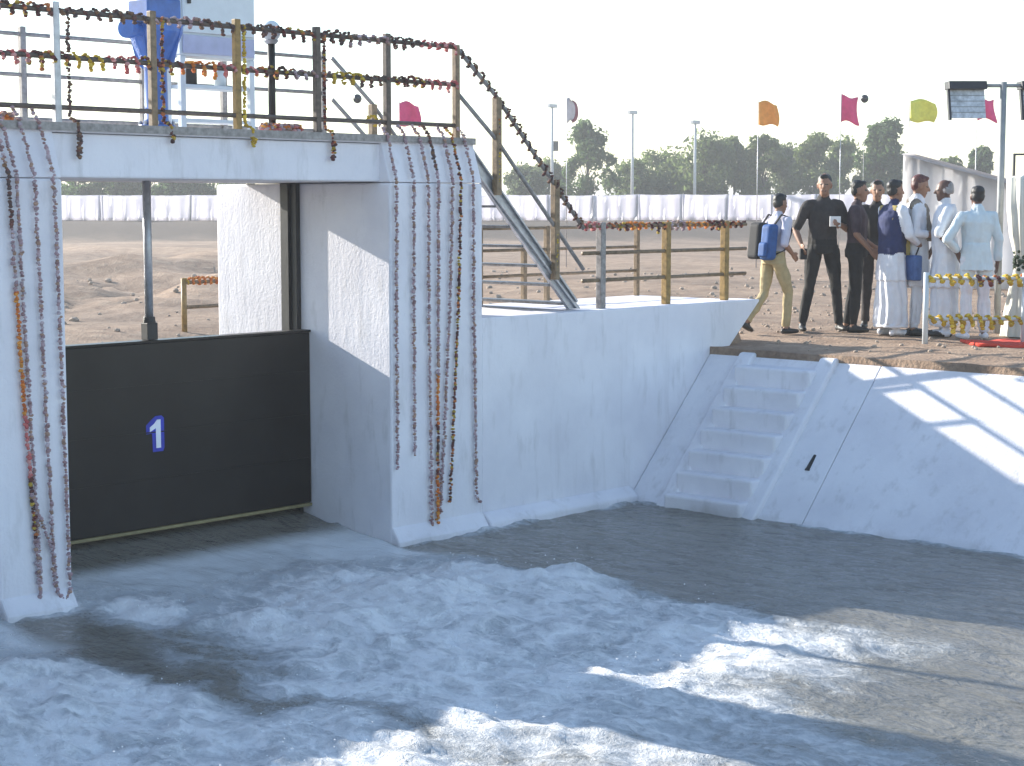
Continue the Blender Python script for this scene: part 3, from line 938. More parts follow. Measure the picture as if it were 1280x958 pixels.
garland('yellow garland tied at the foot of the lower stair post', wound((12.20, 10.80, stair_z(12.2) + .35), (12.20, 10.80, stair_z(12.2) + 0.02), rad=.035, pitch=.15, loops=False), 'yellow', step=0.014, r=0.014)
garland('small yellow flower bunch hanging at the foot of the rear stair rail', wound((9.95, 10.93, 2.16), (10.15, 10.93, 2.10), loops=True, lseed=3), 'yellow', r=0.016)

# ---------------------------------------------------------------- hoist, cabinet, lamp on the deck
hx, hy = 8.46, 11.76
ho = thing('gate_hoist', (hx, hy, DZ), 'blue cast gate hoist with flared head standing on the deck', 'hoist')
b = MB().box(hx - .17, hx + .17, hy - .17, hy + .17, DZ + .001, DZ + .03)
b.tube([(hx, hy, DZ + .03), (hx, hy, DZ + .07)], .15, 24)
b.build('base_plate', M['blue'], ho, bevel=.004)
for k in range(8):
    a = k * math.pi / 4 + .2
    MB().tube([(hx + .13 * math.cos(a), hy + .13 * math.sin(a), DZ + .06), (hx + .13 * math.cos(a), hy + .13 * math.sin(a), DZ + .10)], .014, 6).build('bolt', M['galv'], ho)
b = MB().tube([(hx, hy, DZ + .071), (hx, hy, DZ + .12), (hx, hy, DZ + .50), (hx, hy, DZ + .54)], [.12, .095, .09, .10], 24)
b.build('column', M['blue'], ho, smooth=True)
b = MB().tube([(hx, hy, DZ + .541), (hx, hy, DZ + .60), (hx, hy, DZ + .80), (hx, hy, DZ + .86)], [.10, .13, .22, .22], 28)
b.tube([(hx, hy, DZ + .861), (hx, hy, DZ + .89)], .24, 28)
b.build('flared_head', M['blue'], ho)
b = MB()
for k in range(4):
    a = k * math.pi / 2 + .5
    ca, sa = math.cos(a), math.sin(a)
    nrm = Vector((-sa, ca, 0)) * .008
    p = [Vector((hx + ca * .09, hy + sa * .09, DZ + .50)), Vector((hx + ca * .16, hy + sa * .16, DZ + .56)), Vector((hx + ca * .235, hy + sa * .235, DZ + .85)), Vector((hx + ca * .1, hy + sa * .1, DZ + .85))]
    b.add([q - nrm for q in p] + [q + nrm for q in p], [(0, 1, 2, 3), (7, 6, 5, 4), (0, 4, 5, 1), (1, 5, 6, 2), (2, 6, 7, 3), (3, 7, 4, 0)])
b.build('rib', M['blue'], ho)
b = MB().box(hx - .16, hx + .16, hy - .14, hy + .14, DZ + .892, DZ + 1.06)
b.build('gearbox', M['blue'], ho, bevel=.02, seg=3)
b = MB().tube([(hx - .30, hy - .10, DZ + .80), (hx - .14, hy - .05, DZ + .80)], .05, 16)
b.tube([(hx - .36, hy - .12, DZ + .80), (hx - .30, hy - .10, DZ + .80)], .075, 16)
b.build('input_shaft', M['blue'], ho)
b = MB().tube([(hx, hy, DZ + 1.061), (hx, hy, DZ + 1.75)], .045, 18)
b.tube([(hx, hy, DZ + 1.75), (hx, hy, DZ + 1.79)], [.05, .03], 18)
b.build('stem_cover', M['blue'], ho)

cx0, cx1, cy = 8.86, 9.64, 12.1
cb = thing('control_cabinet', (9.25, cy, DZ), 'pale white control cabinet on tall legs standing on the deck', 'cabinet')
b = MB().box(cx0, cx1, cy - .13, cy + .13, 2.66, 3.45)
b.build('box', M['panel'], cb, bevel=.012)
b = MB().box(cx0 + .02, cx1 - .02, cy - .149, cy - .132, 2.85, 3.42)
d_ = b.build('door', M['panel'], cb, bevel=.006)
MB().box(cx0 + .06, cx0 + .085, cy - .175, cy - .151, 3.08, 3.2).build('handle', M['black_steel'], d_, bevel=.003)
b = MB().box(cx0 + .02, cx1 - .02, cy - .147, cy - .132, 2.68, 2.83)
b.build('lower_band', M['panel_band'], cb, bevel=.004)
for x in (cx0 + .03, cx1 - .03):
    for y in (cy - .10, cy + .10):
        MB().box(x - .025, x + .025, y - .025, y + .025, DZ + .001, 2.659).build('leg', M['panel'], cb, bevel=.004)
for z in (2.12, 2.40):
    MB().box(cx0 + .06, cx1 - .06, cy - .115, cy + .115, z, z + .03).build('shelf', M['panel'], cb, bevel=.003)
for x, m, h, lab in ((9.06, 'c_charcoal', .20, 'small black bottle with an orange cap on the cabinet shelf'), (9.36, 'panel', .17, 'small pale grey jar on the cabinet shelf')):
    t = thing('bottle' if m == 'c_charcoal' else 'jar', (x, cy, 2.43), lab, 'bottle' if m == 'c_charcoal' else 'jar')
    MB().tube([(x, cy, 2.4305), (x, cy, 2.43 + h * .7), (x, cy, 2.43 + h * .85)], [.05, .05, .025], 14).build('body', M[m], t, smooth=True)
    MB().tube([(x, cy, 2.431 + h * .85), (x, cy, 2.43 + h)], .03, 14).build('cap', M['flag_orange'] if m == 'c_charcoal' else M['galv'], t)
gl = thing('globe_lamp', (9.20, 10.98, DZ), 'white globe lamp on a black post beside the deck railing', 'lamp')
MB().tube([(9.02, 11.0, DZ + .001), (9.02, 11.0, 2.72)], .03, 12).build('post', M['black_steel'], gl, smooth=True)
MB().ell((9.02, 11.0, 2.80), (.078, .078, .085), 20, 12).build('globe', M['globe'], gl, smooth=True)
MB().tube([(9.02, 11.0, 2.70), (9.02, 11.0, 2.725), (9.02, 11.0, 2.735)], [.04, .06, .05], 16).build('collar', M['galv'], gl)
fc = thing('flag', (10.25, 12.9, 1.9), '', '')
bpy.data.objects.remove(fc)

# ---------------------------------------------------------------- upstream yellow rail frame and rubble
k = brg(228)
p0 = site(25.5, k); p1 = site(26.5, brg(330))
p0.z = gz(p0.x, p0.y); p1.z = gz(p1.x, p1.y)
yf = thing('upstream_railing', p0, 'ochre railing frame on the earth bank seen through the gate opening', 'railing')
for p in (p0, p1):
    MB().tube([p + Vector((0, 0, -.1)), p + Vector((0, 0, .78))], .04, 10).build('post', M['rail_ochre'], yf, smooth=True)
for h in (.72, .36):
    MB().tube([p0 + Vector((0, 0, h)), p1 + Vector((0, 0, h))], .028, 8).build('rail', M['rail_tan'], yf, smooth=True)
garland('yellow garland wound on the ochre railing frame seen through the gate opening', wound(p0 + Vector((0, 0, .02)), p0 + Vector((0, 0, .74)), rad=.05, pitch=.2, loops=False) + wound(p0 + Vector((0, 0, .74)), p1 + Vector((0, 0, .74)), rad=.04, loops=True), 'orange', r=.022, stripes=['yellow', 'orange', 'orange', 'yellow', 'orange'])

b = MB()
for k in range(420):
    d = random.uniform(20, 44)
    kk = random.uniform(-.27, .28)
    p = site(d, kk)
    if p.y < 13.2 or (1.0 < p.x < 12.6): continue
    z = gz(p.x, p.y)
    s = random.uniform(.02, .06) * (1.6 if random.random() < .08 else 1)
    n0 = len(b.v)
    b.bead((p.x, p.y, z + s * .2), s, (1, 1, 1))
b.c = []
tag(b.build('rubble', M['stone']), 'loose stones and clods scattered over the earth upstream', 'rubble', kind='stuff')
b = MB()
for k in range(500):
    p = Vector((random.uniform(14.7, 22), random.uniform(4, 16), 0))
    if p.y > 10.6 and p.x < 15.4: continue
    s = random.uniform(.008, .03)
    b.bead((p.x, p.y, gz(p.x, p.y) + s * .3), s, (1, 1, 1))
b.c = []
tag(b.build('gravel', M['stone']), 'small gravel scattered on the earth of the right bank', 'gravel', kind='stuff')

# ---------------------------------------------------------------- white cloth fence on the far bund
FD = 99.0
fstart, fend, npan = -33.0, 22.0, 22
p = site(FD, 0)
cf = thing('cloth_fence', (p.x, p.y, gz(p.x, p.y)), 'long white cloth fence on posts along the far earth bund', 'fence')
prev = None
for i in range(npan + 1):
    lat = fstart + (fend - fstart) * i / npan
    q = site(FD + random.uniform(-.15, .15), lat / FD)
    zg = gz(q.x, q.y)
    MB().tube([(q.x, q.y, zg - .2), (q.x, q.y, zg + 1.45)], .035, 8).build('post', M['pole_grey'], cf, smooth=True)
    if prev is not None:
        a, za = prev
        b = MB()
        nu, nv = 16, 6
        vs, fs = [], []
        dirv = (q - a); dirv.z = 0
        nrm = Vector((-dirv.y, dirv.x, 0)).normalized()
        for v in range(nv + 1):
            for u in range(nu + 1):
                s, t = u / nu, v / nv
                top = 1.42 - .04 * 4 * s * (1 - s) * random.uniform(.6, 1.0)
                zz = (za * (1 - s) + zg * s) + .02 + top * t
                off = .07 * math.sin(s * 19 + i) * (1 - t * .5) + .03 * math.sin(s * 43 + t * 3 + i * 2)
                pp = a.lerp(q, 0.005 + .99 * s) + nrm * (off - .07)
                vs.append((pp.x, pp.y, zz))
        for v in range(nv):
            for u in range(nu):
                fs.append((v * (nu + 1) + u, v * (nu + 1) + u + 1, (v + 1) * (nu + 1) + u + 1, (v + 1) * (nu + 1) + u))
        b.add(vs, fs)
        o = b.build('cloth_panel', M['cloth_fence'], cf, smooth=True)
        sm = o.modifiers.new('thick', 'SOLIDIFY'); sm.thickness = .01
    prev = (q, zg)

# ---------------------------------------------------------------- trees
def tree(d, px, h, w, leaf, label, nleaf=5200, ls=0.21, base=0.30, clumps=30, seed=0, trunkr=.11, gap=.45):
    rr = random.Random(seed)
    p = site(d, brg(px)); p.z = gz(p.x, p.y) - .05
    t = thing('tree', p, label, 'tree', 'trees beyond the cloth fence')
    tb = MB()
    lean = Vector((rr.uniform(-.05, .05) * h, rr.uniform(-.05, .05) * h, 0))
    top = p + lean + Vector((0, 0, h * .8))
    mids = [p + (top - p) * s + Vector((rr.uniform(-.02, .02) * h, rr.uniform(-.02, .02) * h, 0)) for s in (.25, .5, .75)]
    tb.tube([p, *mids, top], [trunkr, trunkr * .8, trunkr * .6, trunkr * .4, trunkr * .12], 8)
    cl = []
    for i in range(clumps):
        s = rr.random() ** .8
        zz = base + (1.0 - base) * s
        env = max(math.sin(math.pi * min(1, (s * .86 + .12))) ** .7, .8 if s < .5 else 0)
        a = rr.uniform(0, 6.283)
        rad = w * env * rr.uniform(.15, 1.0)
        c = p + lean * zz + Vector((rad * math.cos(a), rad * math.sin(a), h * zz - .05 * h))
        cl.append((c, w * rr.uniform(.20, .46)))
        st_ = p + (top - p) * max(.2, zz * .72)
        m_ = st_.lerp(c, .5) + Vector((0, 0, .04 * h))
        tb.tube([st_, m_, c], [trunkr * .35, trunkr * .22, trunkr * .07], 5)
    tb.build('trunk', M['bark'], t, smooth=True)
    lb = MB()
    for i in range(nleaf):
        c, r = cl[rr.randrange(len(cl))]
        v = Vector((rr.gauss(0, 1), rr.gauss(0, 1), rr.gauss(0, .8)))
        v = v.normalized() * (r * rr.random() ** gap)
        q = c + v
        s = ls * rr.uniform(.5, 1.2)
        n = (v.normalized() + Vector((rr.gauss(0, .6), rr.gauss(0, .6), rr.gauss(.2, .6)))).normalized()
        a = n.orthogonal().normalized()
        a.rotate(Matrix.Rotation(rr.uniform(0, 6.28), 3, n))
        bb = n.cross(a)
        lb.add([q - a * s, q + bb * s * .45 + n * s * .1, q + a * s, q - bb * s * .45 + n * s * .1], [(0, 1, 2, 3)])
    lb.build('crown', M[leaf], t, smooth=False)
    return t

def zof(d, y): return CAM_H + (256 - y) / 2200 * d + 0.0
TREES = [  # depth, px, top y, half width m, leaf, label
    (112, 735, 155, 1.75, 'leaf_dark', 'open dark tree with ragged crown standing alone above the cloth fence, left of the grove', dict(base=.10, nleaf=4200, clumps=34, ls=.2, gap=.5)),
    (120, 655, 207, 1.7, 'leaf_pale', 'low pale bush just right of the stair handrail', dict(base=.0)),
    (125, 690, 205, 1.5, 'leaf_mid', 'low rounded bush left of the lone dark tree', dict(base=.0)),
    (118, 790, 203, 1.6, 'leaf_mid', 'small pale-edged tree at the left end of the grove', dict(base=.0)),
    (121, 829, 190, 2.0, 'leaf_mid', 'rounded grey-green tree second from the left in the grove', dict(base=.0)),
    (117, 876, 178, 2.1, 'leaf_mid', 'full green tree behind the third lamp pole', dict(base=.02, nleaf=6000)),
    (119, 918, 176, 1.8, 'leaf_mid', 'green tree left of the orange flag', dict(base=.0)),
    (115, 955, 170, 1.1, 'leaf_mid', 'slim upright tree directly under the orange flag', dict(base=.0)),
    (122, 985, 190, 1.6, 'leaf_pale', 'pale low tree right of the orange flag', dict(base=.0)),
    (116, 1018, 172, 1.5, 'leaf_mid', 'ragged green tree behind the man in black', dict(base=.0)),
    (119, 1052, 180, 1.5, 'leaf_mid', 'grey-green tree under the pink flag with the ball', dict(base=.0)),
    (112, 1100, 152, 1.75, 'leaf_dark', 'tallest dark green tree right of the grove', dict(base=.05, nleaf=6500, clumps=40)),
    (118, 1224, 183, 1.2, 'leaf_dark', 'dark tree above the white awning beside the floodlight mast', dict(base=.05)),
    (118, 1195, 200, 1.4, 'leaf_mid', 'low bush above the sloping top of the white awning', dict(base=.0)),
    (116, 95, 205, 2.2, 'leaf_dark', 'dark tree under the deck at the left edge of the gate opening', dict(base=.0)),
    (120, 150, 212, 2.2, 'leaf_mid', 'green tree under the deck just left of the gate stem', dict(base=.0)),
    (118, 225, 208, 2.2, 'leaf_dark', 'dark tree under the deck just right of the gate stem', dict(base=.0)),
    (121, 280, 212, 2.0, 'leaf_mid', 'green tree under the deck beside the sunlit rear pier', dict(base=.0)),
]
for i, (d, px, yt, w, leaf, lab, kw) in enumerate(TREES):
    q = site(d, brg(px))
    h = zof(d, yt) - gz(q.x, q.y)
    tree(d, px, h * 1.02, w * (1.3 if 780 < px < 1080 else 1.1), leaf, lab, seed=100 + i, **kw)

# ---------------------------------------------------------------- lamp poles, flags, balls
for d, px, yt, lab in ((108, 690, 137, 'grey lamp pole left of the lone dark tree'), (108, 790, 145, 'grey lamp pole right of the lone dark tree'), (108, 868, 157, 'shorter pale lamp pole in front of the grove')):
    q = site(d, brg(px)); zg = gz(q.x, q.y); zt = zof(d, yt)
    t = thing('lamp_pole', (q.x, q.y, zg), lab, 'lamp pole', 'lamp poles beyond the cloth fence')
    MB().tube([(q.x, q.y, zg - .2), (q.x, q.y, zt)], [.11, .075], 10).build('pole', M['lamp_pole'], t, smooth=True)
    MB().box(q.x - .35, q.x + .35, q.y - .12, q.y + .12, zt + .001, zt + .22).build('lamp_head', M['lamp_pole'], t, bevel=.03)
    if px == 690:
        MB().box(q.x + .10, q.x + .42, q.y - .15, q.y + .15, zt - 2.6, zt - 2.0).build('switch_box', M['lamp_black'], t, bevel=.02)

def flag(d, px, y0, y1, wpx, mat, label, droop=.25, shape='rect', border=None):
    q = site(d, brg(px)); zg = gz(q.x, q.y)
    zt, zb = zof(d, y0), zof(d, y1)
    W = wpx / 2200 * d
    t = thing('flag', (q.x, q.y, zg), label, 'flag', 'festive flags on thin poles')
    MB().tube([(q.x, q.y, zg - .15), (q.x, q.y, zt + .05)], [.014, .009], 8).build('pole', M['galv'], t, smooth=True)
    side = Vector((math.sin(YAW), -math.cos(YAW), 0))
    dep = Vector((math.cos(YAW), math.sin(YAW), 0))
    nu, nv = 14, 8
    def sheet(x0, x1, off):
        vs, fs = [], []
        for v in range(nv + 1):
            for u in range(nu + 1):
                s = x0 + (x1 - x0) * u / nu; tt = v / nv
                hh = (zt - zb)
                z = zb + hh * tt - droop * hh * s ** 1.5 * .5 + .04 * math.sin(6 * s + 2 * tt + px)
                if shape == 'round':
                    lim = math.sqrt(max(0, 1 - (2 * tt - 1) ** 2)) * .5 + .5
                    s2 = s * lim
                else:
                    s2 = s * (1 - .12 * math.sin(3 * tt + px))
                pp = Vector((q.x, q.y, z)) + side * (W * s2 + .01) + dep * (.10 * W * math.sin(7 * s + 2 * tt + px) + off)
                vs.append(pp)
        for v in range(nv):
            for u in range(nu):
                fs.append((v * (nu + 1) + u, v * (nu + 1) + u + 1, (v + 1) * (nu + 1) + u + 1, (v + 1) * (nu + 1) + u))
        return vs, fs
    b = MB(); b.add(*sheet(0, 1 if not border else .72, 0))
    o = b.build('cloth', M[mat], t, smooth=True)
    o.modifiers.new('thick', 'SOLIDIFY').thickness = .004
    if border:
        b = MB(); b.add(*sheet(.725, 1.0, 0))
        o = b.build('border', M[border], t, smooth=True)
        o.modifiers.new('thick', 'SOLIDIFY').thickness = .004
flag(40, 500, 130, 158, 24, 'flag_pink', 'pink flag seen through the front deck railing')
flag(48, 708, 126, 154, 14, 'flag_palegrey', 'small pale flag with a maroon border left of the lone tree', 0.05, 'round', 'flag_maroon')
flag(46, 946, 129, 157, 23, 'flag_orange', 'orange flag above the slim trees')
flag(45, 1049, 122, 154, 22, 'flag_pink', 'pink flag above the grove next to a dark ball')
flag(44, 1134, 127, 153, 30, 'flag_yellow', 'yellow flag above the white awning')
flag(43, 1218, 125, 151, 23, 'flag_pink', 'pink flag beside the left floodlight')
for d, px, y, lab in ((45, 1078, 126, 'dark round ball on a thin pole right of the pink flag above the grove'), (40, 448, 126, 'dark round ball on a thin pole seen through the deck railing')):
    q = site(d, brg(px)); zg = gz(q.x, q.y); z = zof(d, y)
    t = thing('pole_ball', (q.x, q.y, zg), lab, 'ball', 'dark balls on thin poles')
    MB().ell((q.x, q.y, z), (.10, .10, .105), 16, 10).build('ball', M['ball'], t, smooth=True)
    MB().tube([(q.x, q.y, zg - .1), (q.x, q.y, z - .10)], .006, 6).build('pole', M['galv'], t)

# ---------------------------------------------------------------- white tent
def along(d, px, z): 
    p = site(d, brg(px)); return Vector((p.x, p.y, z))
tn_d = 31.0
tg = -0.1
a0 = along(tn_d, 1127, 0); a1 = along(tn_d - 1.6, 1440, 0)
tt = thing('canvas_awning', (a0.x, a0.y, 0), 'white canvas awning screen with sloping top behind the group of people', 'awning')
dirv = (a1 - a0).normalized(); nrm = Vector((-dirv.y, dirv.x, 0))
L = (a1 - a0).length
if nrm.dot(Vector((math.cos(YAW), math.sin(YAW), 0))) < 0: nrm = -nrm
def tp(s, dep, z): 
    q = a0 + dirv * (L * s) + nrm * dep
    return (q.x, q.y, z)
def roofz(s): return 2.33 - 1.15 * s
ncol = 24
def cloth_strip(f_lo, f_hi, name, wave, nv=6):
    vs, fs = [], []
    for v in range(nv + 1):
        for u in range(ncol + 1):
            s = u / ncol
            lo, hi = f_lo(s), f_hi(s)
            q = Vector(lo).lerp(Vector(hi), v / nv) + nrm * wave * math.sin(s * 60 + v * .3)
            vs.append(q)
    for v in range(nv):
        for u in range(ncol):
            fs.append((v * (ncol + 1) + u, v * (ncol + 1) + u + 1, (v + 1) * (ncol + 1) + u + 1, (v + 1) * (ncol + 1) + u))
    o = MB().add(vs, fs).build(name, M['canvas'], tt, smooth=True)
    o.modifiers.new('thick', 'SOLIDIFY').thickness = .012
cloth_strip(lambda s: tp(s, 0, gz(*tp(s, 0, 0)[:2]) + .01), lambda s: tp(s, 0, roofz(s)), 'wall_cloth', .04)
cloth_strip(lambda s: tp(s, -.10, roofz(s) + .005 - .02), lambda s: tp(s, 0.62, roofz(s) + .012 + .02), 'roof_cloth', .0)
for s in (0.01, .25, .5, .75, .99):
    for dep in (.09, .55):
        x, y, _ = tp(s, dep, 0)
        MB().tube([(x, y, gz(x, y) - .05), (x, y, roofz(s) - .02)], .03, 8).build('pole', M['galv'], tt, smooth=True)

# ---------------------------------------------------------------- right bank: flower rail, carpet, mast, draped pillar
side = Vector((math.sin(YAW), -math.cos(YAW), 0))
q0 = site(18.2, brg(1160)); 
fr = thing('flower_railing', (q0.x, q0.y, 0), 'low white railing hung with yellow marigolds at the right edge', 'railing')
ends = []
for i in range(3):
    q = q0 + side * (1.02 * i)
    zg = gz(q.x, q.y)
    MB().tube([(q.x, q.y, zg - .05), (q.x, q.y, zg + .74)], .03, 10).build('post', M['panel'], fr, smooth=True)
    ends.append(q.copy())
for z in (.68, .26):
    MB().tube([(ends[0].x, ends[0].y, z), (ends[2].x, ends[2].y, z)], .018, 8).build('rail', M['panel'], fr, smooth=True)
garland('yellow and orange marigold garland along the top of the low white railing', wound((ends[0].x, ends[0].y, .68), (ends[2].x, ends[2].y, .66), rad=.035, pitch=.1, sag=.06), 'yellow', stripes=['yellow', 'yellow', 'mixed', 'yellow', 'orange', 'orange', 'mixed', 'yellow'], r=.024)
garland('yellow marigold garland along the bottom of the low white railing', wound((ends[0].x, ends[0].y, .26), (ends[2].x, ends[2].y, .25), rad=.035, pitch=.1, sag=.06, lseed=5), 'yellow', r=.024)
c0 = site(17.75, brg(1228)); dep = Vector((math.cos(YAW), math.sin(YAW), 0))
vs = []
b = MB()
nu, nv = 20, 8
fs = []
for v in range(nv + 1):
    for u in range(nu + 1):
        p = c0 + side * (2.0 * u / nu) + dep * (0.75 * v / nv)
        vs.append((p.x, p.y, gz(p.x, p.y) + .03 + .012 * math.sin(u * 1.3 + v)))
for v in range(nv):
    for u in range(nu):
        fs.append((v * (nu + 1) + u, v * (nu + 1) + u + 1, (v + 1) * (nu + 1) + u + 1, (v + 1) * (nu + 1) + u))
b.add(vs, fs)
o = b.build('red_carpet', M['carpet'], None, smooth=True)
o.modifiers.new('thick', 'SOLIDIFY').thickness = .03
tag(o, 'red carpet strip lying on the earth at the right edge', 'carpet')

mq = site(19.6, brg(1250)); mz = gz(mq.x, mq.y)
ms = thing('floodlight_mast', (mq.x, mq.y, mz), 'grey mast carrying two black floodlights at the right edge', 'floodlight')
MB().tube([(mq.x, mq.y, mz - .1), (mq.x, mq.y, 2.78)], .036, 12).build('mast', M['pole_grey'], ms, smooth=True)
c_l = mq - side * .45; c_r = mq + side * .45
MB().tube([(c_l.x, c_l.y, 2.74), (c_r.x, c_r.y, 2.74)], .02, 8).build('crossbar', M['pole_grey'], ms, smooth=True)
def flood(cx_, tilt):
    # tilted shallow box, glass on the camera-facing lower side
    u = side; w = dep * math.cos(tilt) + Vector((0, 0, 1)) * math.sin(tilt); n = u.cross(w).normalized()
    c = Vector((cx_.x, cx_.y, 2.60))
    def bx(hu, h0, h1, t0, t1):
        pts = []
        for t in (t0, t1):
            for a, b_ in ((-hu, h0), (hu, h0), (hu, h1), (-hu, h1)):
                pts.append(c + u * a + Vector((0, 0, 1)) * b_ + dep * (t + b_ * .35))
        return pts, [(0, 1, 2, 3), (7, 6, 5, 4), (0, 4, 5, 1), (1, 5, 6, 2), (2, 6, 7, 3), (3, 7, 4, 0)]
    h = MB().add(*bx(.21, .10, .19, -.10, .12)).build('floodlight', M['lamp_black'], ms, bevel=.008)
    MB().add(*bx(.19, -.22, .098, -.03, 0.0)).build('glass', M['lamp_face'], h, bevel=.004)
    b = MB()
    b.add(*bx(.012, -.24, .098, -.05, .02))
    b.v = [tuple(Vector(p) - side * .205) for p in b.v]
    b.build('bracket', M['lamp_black'], h)
    b = MB()
    for k in range(1, 5):
        q = MB().add(*bx(.19, -.22 + .062 * k, -.212 + .062 * k, -.034, -.031))
        b.v_off = 0
        b.add(q.v, q.f)
    b.build('fin', M['pole_grey'], h)
flood(mq - side * .40, .3); flood(mq + side * .40, .3)
bw = mq + side * .22
b = MB()
for a in ((-.09, .09, 1.98, 2.0), (-.09, .09, 1.74, 1.76), (-.09, -.07, 1.76, 1.98), (.07, .09, 1.76, 1.98)):
    pts = []
    for t in (-.02, .02):
        for uu, zz in ((a[0], a[2]), (a[1], a[2]), (a[1], a[3]), (a[0], a[3])):
            pts.append(bw + side * uu + dep * t + Vector((0, 0, zz)))
    b.add(pts, [(0, 1, 2, 3), (7, 6, 5, 4), (0, 4, 5, 1), (1, 5, 6, 2), (2, 6, 7, 3), (3, 7, 4, 0)])
b.build('bracket_frame', M['lamp_black'], ms)
pq = site(19.2, brg(1280)); pz = gz(pq.x, pq.y)
dp = thing('draped_pillar', (pq.x, pq.y, pz), 'pillar draped in cream cloth gathered by a dark green tie at the right edge', 'pillar')
b = MB()
rings = [(0.0, .20), (.25, .17), (.5, .13), (.72, .085), (.80, .07), (.88, .085), (1.1, .13), (1.4, .16), (1.72, .17), (1.75, .05)]
n = 48
vs, fs = [], []
for z, r in rings:
    for k in range(n):
        a = 2 * math.pi * k / n
        rr = r * (1 + .12 * math.sin(9 * a + z * 2) + .05 * math.sin(17 * a))
        vs.append((pq.x + rr * math.cos(a), pq.y + rr * math.sin(a), pz + .01 + z))
for j in range(len(rings) - 1):
    for k in range(n):
        fs.append((j * n + k, j * n + (k + 1) % n, (j + 1) * n + (k + 1) % n, (j + 1) * n + k))
fs.append(tuple(range((len(rings) - 1) * n, len(rings) * n)))
b.add(vs, fs).build('drape', plain('drape_cream', (.72, .69, .60), .9, 0, .06, 6), dp, smooth=True)
b = MB()
for k in range(60):
    a = random.uniform(0, 6.28)
    b.bead((pq.x + .08 * math.cos(a), pq.y + .08 * math.sin(a), pz + .81 + random.gauss(0, .05)), .028, (1, 1, 1))
b.c = []
b.build('tie', M['tie_green'], dp)

# ---------------------------------------------------------------- people
def lerp3(a, b, t): return tuple(a[i] + (b[i] - a[i]) * t for i in range(3))

class Body:
    def __init__(self):
        self.mb = MB(); self.s = []; self.tags = []

    def limb(self, pts, rad, tagn, side=None, n=12):
        pts = [Vector(p) for p in pts]
        # rounded ends
        r2 = [r if isinstance(r, tuple) else (r, r) for r in rad]
        self.mb.tube(pts, r2, n, side=side or (1, 0, 0))
        for (p, q, r, s) in zip(pts[:-1], pts[1:], r2[:-1], r2[1:]):
            L = (q - p).length
            m = max(2, int(L / .03))
            for k in range(m + 1):
                t = k / m
                c = p.lerp(q, t)
                self.s.append((c.x, c.y, c.z, r[0] + (s[0] - r[0]) * t, r[1] + (s[1] - r[1]) * t, tagn))
        for p, r in ((pts[0], r2[0]), (pts[-1], r2[-1])):
            if max(r) < .085:
                self.mb.ell(p, (min(r), min(r), min(r)), 10, 8)

    def ell(self, c, r, tagn):
        self.mb.ell(c, r, 14, 10)
        self.s.append((*c, r[0], r[1], tagn)) if abs(r[2] - r[0]) < .02 else [self.s.append((c[0], c[1], c[2] + k * r[2] * .6, r[0] * (1 - .22 * abs(k)), r[1] * (1 - .22 * abs(k)), tagn)) for k in (-1, -.5, 0, .5, 1)]

